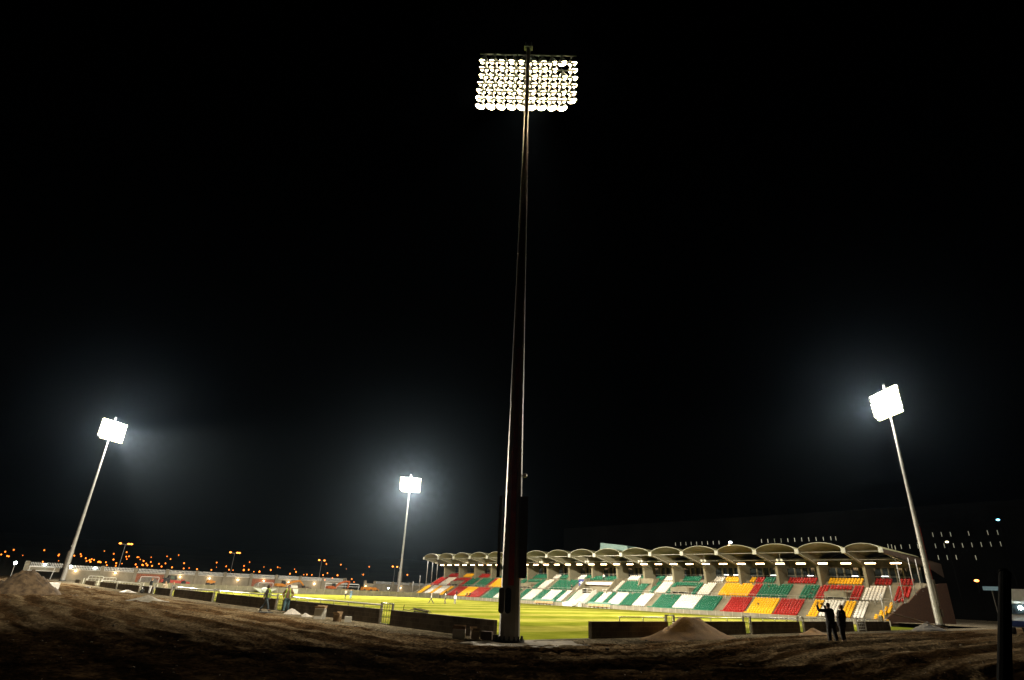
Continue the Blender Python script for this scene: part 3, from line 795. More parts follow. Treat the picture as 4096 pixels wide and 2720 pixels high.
def make_mast():
    r = thing('floodlight_mast', 'x', 'floodlight mast', (0, 0, 0))
    H = 37.3
    m = MB(); n = 12
    def rad(z): return .47 - .32 * min(1, z/32.0) ** .85
    zs = [0.10, 11.0, 11.02, 22.0, 22.02, 31.0, H]
    for i in range(len(zs)-1):
        o = .0 if i % 2 == 0 else 0
        m.cyl((0, 0, zs[i]), (0, 0, zs[i+1]), rad(zs[i]) + (.012 if i in (2, 4) else 0), rad(zs[i+1]), n, caps=(i in (0, 5)))
    m.build('pole', galv_pole, r, local=True)
    m = MB(); m.cyl((0, 0, 0), (0, 0, .10), .68, n=24)
    for k in range(16):
        a = 2*pi*k/16; m.cyl((.58*cos(a), .58*sin(a), .1), (.58*cos(a), .58*sin(a), .26), .035, n=6)
        m.cyl((.58*cos(a), .58*sin(a), .1), (.58*cos(a), .58*sin(a), .155), .06, n=6)
    m.build('base_plate', dark_metal, r, local=True)
    # long ladder guards / control boxes either side
    for s in (-1, 1):
        m = MB(); cxx, hw = (.52, .17) if s > 0 else (-.60, .075); m.box((cxx-hw, -.30, 2.62), (cxx+hw, -.02, 6.25)); m.box((s*.43, -.05, 3.0), (s*.5, .05, 3.1)) if s > 0 else m.box((-.5, -.05, 3.0), (-.43, .05, 3.1))
        m.box((cxx-hw-.005, -.305, 4.9), (cxx+hw+.005, -.015, 4.93))
        m.build('control_cabinet', pmat('cabinet_dark', (.10, .085, .07), .6, .2), r, local=True)
    for k in range(12):
        z = 6.6 + 1.9*k; rr = rad(z)
        for sx in (-1, 1):
            m = MB(); m.cyl((sx*rr*.72, -rr*.72, z), (sx*(rr*.72+.08), -rr*.72-.08, z), .02, n=5); m.build('step_peg', galv, r, local=True)
    m = MB(); m.ball((.52, -.05, 7.3), .11); m.cyl((.3, -.05, 7.3), (.5, -.05, 7.3), .03); m.build('small_camera', galv, r, local=True)
    m = MB(); m.box((-.13, -.475, 2.3), (.13, -.40, 8.6)); m.box((-.10, -.43, 8.6), (.10, -.34, 14.0)); m.build('red_strip', pmat('strip_red', (.5, .04, .02), .6, var=.3, scale=2), r, local=True)  # red strip added up the front of the pole, narrower above
    def pill(cx_, z0, z1, w, y0, y1):
        pts = [(cx_+w*cos(pi*k/8), y0, z1-w+w*sin(pi*k/8)) for k in range(9)] + [(cx_-w*cos(pi*k/8), y0, z0+w-w*sin(pi*k/8)) for k in range(9)]
        m = MB(); m.extr(pts, (0, y1-y0, 0)); return m
    pill(-.11, 1.15, 2.2, .135, -.475, -.44).build('hatch_opening', pmat('hatch_black', (.004, .004, .004), .9, spec=.1), r, local=True)  # black plate stands in for the shade inside the open hatch
    pill(-.40, 1.15, 2.2, .125, -.56, -.52).build('hatch_door', pmat('cabinet_dark', (.10, .085, .07), .6, .2), r, local=True)
    # head frame
    m = MB()
    for k in range(7):
        z = 36.35 - .7*k; m.box((-3.35, -.05, z-.035), (3.35, .05, z+.035))
    for x in (-2.3, 2.3, -.75, .75): m.box((x-.03, -.10, 32.1), (x+.03, -.052, 36.4))
    m.box((-.3, -.3, 36.9), (.3, .1, 36.95))
    m.cyl((-.22, 0, 36.95), (-.2, 0, 37.6), .03, n=5); m.cyl((.22, 0, 36.95), (.2, 0, 37.6), .03, n=5)
    m.build('lamp_frame', lamp_body, r, local=True)
    rd = random.Random(11)
    for j in range(7):
        for i in range(10):
            if (j, i) in ((1, 8), (6, 9)): continue
            x = (i-4.5)*.69; z = 36.3 - .7*j
            yaw = (-.50 if i < 5 else .35) + rd.uniform(-.12, .12)
            if j >= 5: yaw *= 1.3
            head_parts(r, x + (.05*sin(j)), z, yaw, radians(60 if j < 5 else 66) + rd.uniform(-.04, .04))
    return r
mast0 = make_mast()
mlab = {'C': 'tall dark floodlight mast standing close by at the near corner of the pitch', 'L': 'distant floodlight mast left of the town lights, glowing white',
        'M': 'distant floodlight mast just left of the far end of the stand', 'R': 'floodlight mast beside the near end of the stand, seen side on'}
for k, x, y, z, tgt in MASTS:
    t = mast0 if k == 'C' else copy_tree(mast0)
    rzz_ = atan2(tgt[1]-y, tgt[0]-x) - pi/2
    if k == 'R': rzz_ = radians(51)
    if k == 'C': rzz_ = atan2(20.9, 19.3) - pi/2
    t.location = (x, y, z); t.rotation_euler = (0, 0, rzz_)
    if k == 'C': t.rotation_euler = (0, radians(-.28), rzz_)
    tag(t, mlab[k], 'floodlight mast', 'floodlight masts at the corners of the pitch')
    d = Vector((tgt[0]-x, tgt[1]-y, 0)).normalized()
    base = Vector((x, y, z+34.0)) + d*1.2
    for tx, ty, tz, pw, sz, bl in BEAMS[k]:
        spot('floodlight_beam', base, (tx, ty, tz), pw, sz, bl)

    if k != 'C':                                   # point light added at each far head for a round halo
        ld = bpy.data.lights.new('floodlight_halo', 'POINT'); ld.energy = {'L': 75000, 'M': 90000, 'R': 45000}[k]; ld.color = (1, .93, .8); ld.shadow_soft_size = 1.2
        o = bpy.data.objects.new('floodlight_halo', ld); COL.objects.link(o); o.location = base + d*1.5; o['kind'] = 'helper'
# pale concrete pad round the mast foot
m = MB(); n = 22; rr_ = [2.6+.5*sin(k*1.7)+.3*sin(k*3.1) for k in range(n)]
m.add([(19.3+rr_[k]*cos(2*pi*k/n)*1.2, 20.1+rr_[k]*sin(2*pi*k/n)*.62, gz(19.3, 20)+.03) for k in range(n)] + [(19.3+rr_[k]*1.1*cos(2*pi*k/n)*1.2, 20.1+rr_[k]*1.1*sin(2*pi*k/n)*.62, .4) for k in range(n)], [tuple(range(n))] + [(k, n+k, n+(k+1) % n, (k+1) % n) for k in range(n)])
pad = m.build('pavement', pmat('pale_pad', (.30, .25, .18), .85, var=.25, scale=.9, bump=.5, bscale=4)); tag(pad, kind='structure')

# ------------------------------------------------------------------ boundary wall with piers, coping and railings (far side)
bw_mat = pmat('boundary_render', (.20, .175, .125), .85, var=.2, scale=.5, bump=.3, bscale=3)
YB = 200.0
bays = [(15.0, 23.0)] + [(23.0+8.0*k, 31.0+8.0*k) for k in range(10)]
brickbays = {38.9: 1, 71.0: 1}
t = thing('boundary_wall', 'long rendered boundary wall with piers and white railings behind the far end', 'wall', (60, YB, .8))
m = MB(); m.box((23, YB, .3), (103.5, YB+.3, 3.3)); m.build('wall_panel', bw_mat, t)
for a, b_ in ((38.9, 46.4), (71.3, 78.9)):
    m = MB(); m.box((a, YB-.06, .6), (b_, YB-.003, 3.1)); p = m.build('brick_panel', pmat('boundary_brick', (.24, .085, .045), .9, var=.3, scale=4), t)
    m = MB(); c = (a+b_)/2; pts = [(c-2.6, YB-.12, .6)] + [(c-2.6*cos(pi*k/10), YB-.12, 1.1+1.25*sin(pi*k/10)) for k in range(11)] + [(c+2.6, YB-.12, .6)]
    m.extr(pts, (0, .055, 0)); m.build('arch_recess', concrete_dk, p)
m = MB(); m.box((23, YB-.1, 3.3), (103.5, YB+.4, 3.48)); m.build('coping', pmat('coping_stone', (.45, .42, .36), .8), t)
m = MB(); x = 23.2
while x < 103.3: m.box((x, YB+.1, 3.48), (x+.09, YB+.19, 4.45)); x += .36
m.box((23, YB+.08, 3.75), (103.5, YB+.22, 3.80)); m.box((23, YB+.08, 4.2), (103.5, YB+.22, 4.25)); m.build('railing', white_metal, t)
for k in range(12):
    x = 22.9 + 8.05*k if k < 11 else 103.7
    m = MB(); m.box((x-.42, YB-.25, .3), (x+.42, YB+.5, 4.4)); m.cyl((x, YB+.12, 4.4), (x, YB+.12, 4.62), .55, .42, 8); m.build('pier', bw_mat, t)
# left end by the site gate
t = thing('boundary_wall', 'short railed wall at the far left beyond the big brown heap', 'wall', (18, YB, .8))
m = MB(); m.box((14.6, YB+.1, 2.6), (21.5, YB+.3, 3.6)); m.box((14.6, YB+.1, .5), (15.6, YB+.3, 2.6)); m.build('wall_panel', bw_mat, t)
m = MB(); x = 14.8
while x < 22.5: m.box((x, YB+.1, 3.6), (x+.09, YB+.19, 4.75)); x += .36
m.box((14.6, YB+.08, 3.9), (22.5, YB+.22, 3.95)); m.box((14.6, YB+.08, 4.4), (22.5, YB+.22, 4.45)); m.build('railing', white_metal, t)
for x in (14.4, 6.4):
    m = MB(); m.box((x-.5, YB-.25, .3), (x+.5, YB+.5, 4.7)); m.cyl((x, YB+.12, 4.7), (x, YB+.12, 4.95), .6, .45, 8); m.build('pier', bw_mat, t)
m = MB(); m.box((-60, YB+.1, .3), (6.4, YB+.3, 2.6)); m.build('brick_panel', brick, t)
# right stretch behind the far mast
t = thing('boundary_wall', 'short dim stretch of wall right of the middle distant mast', 'wall', (125, YB, .8))
m = MB(); m.box((111.5, YB, .3), (150, YB+.3, 3.3)); m.build('wall_panel', bw_mat, t)
for x in (111.6, 115.6, 123.0, 131.0):
    m = MB(); m.box((x-.42, YB-.25, .3), (x+.42, YB+.5, 4.2)); m.build('pier', bw_mat, t)
m = MB(); x = 116.2
while x < 148: m.box((x, YB+.1, 3.3), (x+.09, YB+.19, 4.1)); x += .36
m.box((116, YB+.08, 3.95), (149, YB+.22, 4.0)); m.build('railing', white_metal, t)
# tubular goal-like frames standing before the wall
def tframe(x0, x1, y, z0, z1, label, zmid=None):
    t = thing('steel_frame', label, 'frame', ((x0+x1)/2, y, z0))
    m = MB(); m.cyl((x0, y, z1), (x1, y, z1), .12, n=6); m.cyl((x0, y, z0), (x0+.2, y, z1), .07, n=6); m.cyl((x1, y, z0), (x1+.3, y, z1), .07, n=6)
    if zmid: m.cyl((x0-.2, y, zmid), (x1+.6, y, zmid), .06, n=6)
    m.build('tubes', white_metal, t); return t
tframe(94.6, 106.9, 196, .8, 2.75, 'wide white tubular frame behind the orange excavator', 1.95)
tframe(14.6, 19.6, 195, .8, 3.65, 'white tubular frame above the big brown heap at far left', 2.75)
def goal(x, y, w, h, label):
    t = thing('goal', label, 'goal', (x, y, .8)); m = MB()
    m.tube([(x-w/2, y, .8), (x-w/2, y, .8+h-.2), (x-w/2+.2, y, .8+h), (x+w/2-.2, y, .8+h), (x+w/2, y, .8+h-.2), (x+w/2, y, .8)], .07)
    m.tube([(x-w/2, y, .8+h-.2), (x-w/2, y+1.2, .85), (x+w/2, y+1.2, .85), (x+w/2, y, .8+h-.2)], .03); m.build('posts', white_metal, t)
    m = MB()
    for k in range(13): u = k/12; m.cyl((x-w/2+w*u, y, .75+h), (x-w/2+w*u, y+1.2, .85), .012, n=3)
    for k in range(5): u = k/4; m.cyl((x-w/2, y+1.2*(1-u), .85+(h-.1)*u), (x+w/2, y+1.2*(1-u), .85+(h-.1)*u), .012, n=3)
    m.build('net', pmat('net_cord', (.5, .5, .48), .8), t)
goal(42.4, 197, 4.6, 1.6, 'portable white goal in front of the left brick arch')
goal(75.1, 197, 4.7, 1.3, 'portable white goal in front of the brick arch behind the workers')

# bulkhead lamps on the boundary wall
lamps = [(25.0, 3.0), (34.2, 2.95), (50.7, 2.75), (58.9, 2.65), (67.2, 2.6), (75.3, 2.7), (83.5, 2.5), (92.45, 2.45), (111.8, 2.35), (126.5, 2.3)]
def wall_lamp(x, z, y, mat, label, grp, r=.16):
    t = thing('wall_lamp', label, 'wall lamp', (x, y, z), group=grp)
    m = MB(); m.ball((x, y-.18, z), r, 10, 6, sc=(1, .7, .8)); m.build('globe', mat, t, smooth=True)
    m = MB(); m.box((x-.2, y-.04, z-.06), (x+.2, y-.004, z+.3)); m.build('bracket', dark_metal, t)
    return t
for i, (x, z) in enumerate(lamps):
    wall_lamp(x, z, YB, bulk_mat, 'warm glowing lamp on the boundary wall, %s counted from the left distant mast' % ORD[i], 'lamps along the boundary wall')
    ld = bpy.data.lights.new('wall_lamp_light', 'POINT'); ld.energy = 110; ld.color = (1, .72, .42); ld.shadow_soft_size = .2
    o = bpy.data.objects.new('wall_lamp_light', ld); COL.objects.link(o); o.location = (x, YB-.65, z); o['kind'] = 'helper'
wall_lamp(23.7, 4.1, YB, bulk_white, 'bright white lamp beside the left distant mast', None, .3)
wall_lamp(29.2, 4.0, YB, bulk_white, 'bright white lamp on the railing, third from the left', None, .26)
wall_lamp(18.0, 4.2, YB, bulk_white, 'bright white lamp on the railing above the brown heap', None, .26)
t = thing('site_lamp', 'bright white site lamp on a pole at the far left over the dark gateway', 'lamp', (11.9, YB-1, .8))
m = MB(); m.cyl((11.9, YB-1, .8), (11.9, YB-1, 4.2), .05); m.build('pole', galv, t)
m = MB(); m.ball((11.9, YB-1, 4.3), .38, 10, 6); m.build('globe', bulk_white, t, smooth=True)
t = thing('site_lamp', 'small white site lamp in the gap left of the middle distant mast', 'lamp', (117.5, YB-6, .8))
m = MB(); m.cyl((117.8, YB-6, .8), (117.8, YB-6, 1.9), .04); m.build('pole', galv, t)
m = MB(); m.ball((117.8, YB-6, 2.0), .2, 8, 5); m.build('globe', bulk_white, t)

# tall street lamps beyond the wall
sl = [(45, 13.1, 'orange lit street lamp column, left of the four over the wall'), (84, 12.7, 'orange lit street lamp column behind the two workers, second from the left'),
      (122, 12.1, 'orange lit street lamp column over the orange excavator, third from the left'), (160.2, 11.5, 'orange lit street lamp column just left of the middle distant mast')]
for i, (x, z, l) in enumerate(sl):
    t = thing('street_lamp', l, 'street lamp', (x, 260, .8), group='street lamp columns beyond the wall')
    m = MB(); m.cyl((x, 260, .3), (x, 260, z-.3), .13, .08, 6); m.box((x-1.9, 259.95, z-.3), (x+1.9, 260.05, z-.2)); m.build('column', galv, t)
    for dx in ((-1.7, 1.0, 1.9) if i in (0, 1) else (-1.25, 1.25)):
        m = MB(); m.ball((x+dx, 260, z), .37, 8, 5, sc=(1.3, 1, .8)); m.build('lantern', sodium_near, t, smooth=True)

# town lights on the far hillside: each a small lamp post
T4 = [(15,348),(62,315),(162,293),(85,365),(103,370),(270,358,.5),(523,297),(690,360),(698,348),(693,423,.5),(505,433),(877,362),(952,343),(960,368),(1012,392),(1022,425),(1058,415,1.3),(1068,435,1.2),(1082,403),(1110,412),(1160,435,1.2),(1175,435,1.3),(1190,440),(1233,308,.7),(1343,340),(1250,440),(1260,475),(1340,408,1.2),(1373,450,1.2),(1367,482),(1495,320),(1490,373),(1523,370),(1497,403,.8),(1440,455,.7),(1622,380),(1638,380,.8),(1655,407,.7),(1602,465,1.2),(1617,495),(1695,425,1.2),(1680,470,1.2),(1690,475),(1725,455),(1740,475,1.3),(1780,437),(1785,380,.7),(1795,483,1.2),(1877,458),(1907,490,1.2),(1953,453),(1972,370,.8),(2013,402),(2030,500,1.2)]
T5 = [(44,237,.8),(107,333,1.1),(103,395),(167,390,.7),(260,403,1.2),(430,412,1.1),(492,325),(490,380,.5),(605,370),(638,410,1.1),(685,415,.7),(815,365),(812,413,1.6),(870,410,1.2),(880,320,.8),(930,433,.8),(997,433,1.6),(1050,377,.6),(1130,413,1.3),(1212,380),(1240,387,.5),(1357,457,1.3),(1412,403,.7),(1428,435,1.3),(1520,468,.8),(1557,467,1.1),(1615,470),(1787,342,1.2),(1800,450,1.1),(1748,472,1.2),(1770,530,1.2),(1858,510,1.1)]
T7 = [(0,475,1.5),(40,350,1.2),(105,400,.5),(168,520,1.1),(195,555,.9),(305,467,1.2),(375,375,1.1),(825,470,1.4)]
def town_xyz(sx, sy):
    v = RI*(sx-2048) + UP*(1360-sy) + F*fpx
    h = hypot(v.x, v.y); return v.x/h, v.y/h, v.z/h
tl0 = None
for crop, L in (((0, 2100), T4), ((700, 2140), T5), ((1350, 2140), T7)):
    for it in L:
        s = it[2] if len(it) > 2 else 1.0
        ux, uy, e = town_xyz(crop[0]+it[0]/2.951, crop[1]+it[1]/2.951)
        d = 10.85 / max(.006, .0535 - e); d = max(285, min(1100, d))
        x, y, z = ux*d, uy*d, ZC + e*d
        # bigger lanterns stand farther off
        k = s * d / 420.0
        if tl0 is None:
            tl0 = thing('town_light', 'small orange street light among the town lights on the dark hillside', 'street light', (x, y, z), group='orange town lights on the far hillside')
            m = MB(); m.ball((0, 0, 0), .33, 6, 4, sc=(1, 1, 1.15)); m.build('lantern', sodium, tl0, local=True)
            m = MB(); m.cyl((0, 0, -6.5), (0, 0, -.4), .06, n=4); m.build('post', dark_metal, tl0, local=True)
            c = tl0
        else: c = copy_tree(tl0)
        c.location = (x, y, z); c.scale = (k, k, k)

# ------------------------------------------------------------------ heaps of earth
def heap(name, label, cx_, cy_, z0, rx_, ry_, h, mat, lump=.12, flat=0, seed=0, sharp=1.0, kindstuff=False, cat='heap'):
    m = MB(); N_ = 44; M_ = 16
    vs = [(0, 0, h*(1-flat*.1))]
    rows = []
    for j in range(1, M_+1):
        t = j/M_*1.12
        for k in range(N_):
            a = 2*pi*k/N_
            wob = 1 + .14*noise.noise(Vector((cos(a)*1.3+seed, sin(a)*1.3, 0)))
            x, y = rx_*t*cos(a)*wob, ry_*t*sin(a)*wob
            tt = max(0, t-flat*.12)
            prof = max(0, (1 - tt)) ** sharp if tt < 1 else 0
            z = h*(prof - .12*sin(prof*pi)*(1 if sharp >= 1 else 0)) - .08*(t > 1.0) - .12*(t > 1.08)
            z += lump*min(1, (1.12-t)*3)*(noise.noise(Vector((x*1.6+seed, y*1.6, 2))) + .6*noise.noise(Vector((x*4.5+seed, y*4.5, 4))) + .3*noise.noise(Vector((x*11, y*11, seed))))
            vs.append((x, y, z))
    vs = [(cx_+x, cy_+y, z0+z) for x, y, z in vs]
    fs = [(0, 1+k, 1+(k+1) % N_) for k in range(N_)]
    for j in range(M_-1):
        for k in range(N_):
            a = 1+j*N_; fs.append((a+k, a+N_+k, a+N_+(k+1) % N_, a+(k+1) % N_))
    m.add(vs, fs)
    o = m.build(name, mat, None, smooth=True)
    tag(o, label, cat)
    return o
earth = pmat('dug_earth', (.040, .024, .012), .95, scale=2.2, bump=.9, bscale=7, col2=(.125, .085, .048), detail=8)
sand = pmat('building_sand', (.30, .165, .052), .95, var=.22, scale=1.2, bump=.5, bscale=12)
gravelm = pmat('grey_gravel', (.26, .24, .20), .95, var=.2, scale=5, bump=.9, bscale=18)
heap('earth_heap', 'big lumpy brown earth heap with flat crest at the left edge', 5.9, 76.5, .5, 3.0, 3.0, 2.1, earth, .34, flat=1.0, seed=3, sharp=.9)
heap('gravel_heap', 'low grey gravel heap on the track before the onlookers', 13.7, 62.6, .55, 2.1, 1.6, .55, gravelm, .05, seed=5, sharp=1.1)
heap('sand_heap', 'big orange brown sand heap leaning on the low wall, right of the mast', 31.6, 19.6, .52, 4.1, 1.95, 1.2, sand, .045, flat=1.5, seed=9, sharp=1.25)
heap('sand_heap', 'small sand heap against the wall left of the two dark onlookers', 49.6, 20.2, .5, 2.4, 1.1, .55, sand, .05, seed=12, sharp=1.0)
heap('rubble_heap', 'small grey rubble heap on the bank left of the right mast', 74.6, 19.0, .85, 2.2, 1.2, .7, concrete_dk, .12, seed=17)
heap('spoil_heap', 'dark spoil heap under the raised arm of the yellow excavator', 80.5, 184, .7, 5.5, 3.5, 1.5, earth, .3, seed=21)
# loose stones and clods scattered about the site
m = MB(); rd = random.Random(5)
for k in range(1500):
    x = rd.uniform(-4, 19); y = rd.uniform(4, 95)
    if k % 3 == 0: x = rd.uniform(19, 60); y = rd.uniform(5, 20.5)
    r = rd.uniform(.01, .035) * (1 + (rd.random() > .95)*1.3)
    m.ball((x, y, gz_full(x, y)+r*.3), r, 5, 3, sc=(1+rd.random()*.6, 1, .6))
o = m.build('rubble', pmat('loose_stone', (.16, .13, .10), .9, var=.5, scale=.8)); tag(o, kind='stuff')
for k, (x, y) in enumerate([(9.9, 74.0), (9.4, 73.0), (10.6, 72.5), (9.1, 76.0)]):
    heap('clod', ['roundish brown clod nearest the big brown heap', 'brown clod lying closest to the camera beside the brown heap', 'brown clod farthest out on the bright track', 'brown clod touching the far foot of the brown heap'][k], x, y, gz(x, y)-.02, .25, .2, .22, earth, .03, seed=30+k, cat='clod')['group'] = 'clods by the brown heap'
# bright litter in the foreground
m = MB(); rd = random.Random(8)
for k in range(46):
    x = rd.uniform(-2, 16); y = rd.uniform(4, 17); z = gz_full(x, y)+.02; s = rd.uniform(.015, .045)
    m.add([(x, y, z), (x+s, y+s*.3, z+.01), (x+s*.8, y+s, z+.02), (x-s*.2, y+s*.7, z+.015)], [(0, 1, 2, 3)])
for k in range(30):
    a = rd.uniform(0, 6.28); x = 17.4+.9*cos(a)*rd.random(); y = 19.2+.4*sin(a)*rd.random(); z = .66; s = rd.uniform(.02, .06)
    m.add([(x, y, z), (x+s, y+s*.3, z+.02), (x+s*.8, y+s, z+.03), (x-s*.2, y+s*.7, z)], [(0, 1, 2, 3)])
o = m.build('litter', pmat('pale_litter', (.7, .7, .68), .4)); tag(o, kind='stuff')

# ------------------------------------------------------------------ boxes, bags, planks
card = pmat('cardboard', (.30, .20, .11), .85, var=.12)
cardw = pmat('white_card', (.66, .64, .58), .7, var=.05)
plastic = pmat('white_sheet_plastic', (.62, .58, .54), .5, var=.08)
def carton(x, y, s, rz_, mat, label, flap=True, grp='cartons by the low wall'):
    z = gz(x, y)
    t = thing('carton', label, 'box', (x, y, z), rz_, group=grp)
    w, d, h = s; m = MB()
    m.box((-w/2, -d/2, 0), (w/2, d/2, h)); m.box((-w/2-.003, -d/2-.003, h*.55), (w/2+.003, d/2+.003, h*.57))
    m.build('body', mat, t, local=True)
    if flap:
        m = MB(); m.hexa([(-w/2, -d/2, h+.002), (w/2, -d/2, h+.002), (w/2, -d/2-.18, h+.12), (-w/2, -d/2-.18, h+.12), (-w/2, -d/2, h+.012), (w/2, -d/2, h+.012), (w/2, -d/2-.18, h+.13), (-w/2, -d/2-.18, h+.13)])
        m.hexa([(-w/2, d/2-.02, h+.002), (w/2, d/2-.02, h+.002), (w/2, d/2, h+.002), (-w/2, d/2, h+.002), (-w/2, d/2+.1, h+.16), (w/2, d/2+.1, h+.16), (w/2, d/2+.12, h+.16), (-w/2, d/2+.12, h+.16)])
        m.build('flaps', card, t, local=True)
    return t
carton(18.2, 37.8, (.62, .5, .60), -.7, cardw, 'tallest white carton standing alone before the low wall')
carton(18.1, 35.2, (.38, .34, .38), -.9, card, 'brown open carton with ragged flaps beside a small white one')
carton(18.55, 34.7, (.42, .34, .30), -.5, cardw, 'small white carton right of the brown open one', flap=False)
carton(18.0, 23.1, (.56, .42, .40), -.75, cardw, 'white carton with open flap nearest the big mast')
carton(18.5, 22.6, (.34, .3, .36), -.4, card, 'brown cardboard carton beside the white one near the mast')
carton(18.9, 22.2, (.5, .4, .36), -.9, pmat('dark_card', (.10, .06, .035), .9), 'dark brown carton in the shade by the mast', flap=False)
carton(19.1, 21.8-.1, (.4, .3, .26), -.6, pmat('dark_card', (.10, .06, .035), .9), 'squashed dark carton right beside the mast', flap=False)
def sheet(name, x, y, pts, h, label, cat):
    m = MB(); z = gz(x, y); n = len(pts)
    vs = [(x+px, y+py, z) for px, py in pts] + [(x+px*.35, y+py*.35, z+h*(.8+.2*sin(i*2.1))) for i, (px, py) in enumerate(pts)] + [(x, y, z+h)]
    fs = [(i, (i+1) % n, n+(i+1) % n, n+i) for i in range(n)] + [(n+i, n+(i+1) % n, 2*n) for i in range(n)]
    m.add(vs, fs); o = m.build(name, plastic, None); tag(o, label, cat); return o
sheet('crumpled_sheet', 18.6, 43.2, [(-.6, -.2), (-.15, -.55), (.5, -.65), (.7, -.2), (.35, .25), (-.2, .35)], .36, 'crumpled pale pink plastic sheet right of the workers', 'plastic sheet')
sheet('plastic_bag', 18.3, 40.1, [(-.35, 0), (-.1, -.4), (.4, -.3), (.35, .2), (-.1, .3)], .22, 'small pale plastic bag lying between sheet and tallest carton', 'bag')
sheet('plastic_bag', 17.9, 93.0, [(-.9, .3), (-.5, -.6), (.8, -1.2), (.7, .4)], .3, 'pale bags lying before the wall left of the onlookers', 'bag')
t = thing('holdall', 'black sports bag with white stripe on the ground by the wall', 'bag', (19.0, 89.9, .6))
m = MB(); m.cyl((18.7, 89.2, .85), (19.0, 90.6, .85), .26, n=10); m.build('body', rub, t, smooth=True)
m = MB(); m.cyl((18.78, 89.6, .85), (18.85, 89.9, .85), .27, n=10); m.tube([(18.7, 89.4, 1.1), (18.8, 89.8, 1.3), (18.9, 90.3, 1.1)], .03); m.build('strap', white_paint, t)
m = MB(); m.box((16.4, 112, .62), (16.7, 116.5, .70)); o = m.build('plank', pmat('wet_plank', (.09, .05, .025), .7)); tag(o, 'dark plank lying on the bright track below the gate panels', 'plank')
m = MB(); m.box((17.0, 44.3, .6), (17.8, 45.1, .64)); m.box((17.2, 44.0, .6), (17.3, 45.4, .66)); o = m.build('debris_boards', rub); tag(o, 'dark scrap boards on the ground before the workers', 'boards')
# pile of rods lying on top of the low wall near the gate
m = MB(); rd = random.Random(4)
for k in range(14):
    y = 28.5 + rd.random()*1.8; a = rd.uniform(-.25, .25)
    m.cyl((19.65+rd.random()*.15, y-.8, 1.41+.02*k*.4), (19.65+rd.random()*.15, y+.5, 1.42+.05*rd.random()+.012*k), .016, n=4)
m.cyl((19.7, 30.6, 1.39), (19.75, 30.6, 1.72), .02, n=4); m.cyl((19.7, 29.4, 1.39), (19.72, 29.5, 1.62), .02, n=4)
o = m.build('scrap_rods', pmat('rusty_rod', (.10, .07, .05), .6, .4)); tag(o, 'heap of thin scrap rods lying on the wall right of the gate', 'scrap rods')
# white block and slabs by the brown heap
m = MB(); m.box((9.9, 99.0, .6), (11.2, 100.2, 1.35)); o = m.build('white_block', white_paint); tag(o, 'pale wrapped block lying behind the big brown heap', 'block')
# timber props leaning at the right bank
for i, (p, q) in enumerate((((71.0, 21.2, 2.2), (72.5, 16.9, 1.05)),)):
    m = MB(); m.cyl(p, q, .05, n=6); o = m.build('timber_prop', pmat('pale_timber', (.35, .24, .12), .8)); tag(o, 'thin timber pole leaning over the bank right of the white gate', 'pole')
t = thing('barrier_rail', 'low tubular barrier behind the right end of the block wall', 'barrier', (71.5, 22.2, .6))
m = MB(); m.cyl((67.0, 22.3, 1.5), (71.4, 22.3, 1.5), .035); m.cyl((67.0, 22.3, 1.2), (71.4, 22.3, 1.2), .03); m.build('rails', galv, t)
m = MB(); m.box((71.4, 22.1, .5), (71.75, 22.45, 1.9)); m.build('post', galv, t)
# dark slim post close to the camera, right edge
def ray_pt(sx, sy, d):
    v = RI*(sx-2048) + UP*(1360-sy) + F*fpx
    return Vector((0, 0, ZC)) + v * (d / hypot(v.x, v.y))
pt_, pb_ = ray_pt(4019, 2300, 5.4), ray_pt(4019, 2790, 4.3)
t = thing('leaning_post', 'unlit black post leaning close at the right edge', 'post', (pb_.x, pb_.y, gz(pb_.x, pb_.y)))
m = MB(); m.cyl(pb_ + (pb_-pt_)*.25, pt_, .034, n=12); m.cyl(pt_, pt_+(pt_-pb_).normalized()*.02, .038, n=12); m.build('shaft', pmat('black_rubberised', (.003, .003, .003), .95, spec=.1), t)

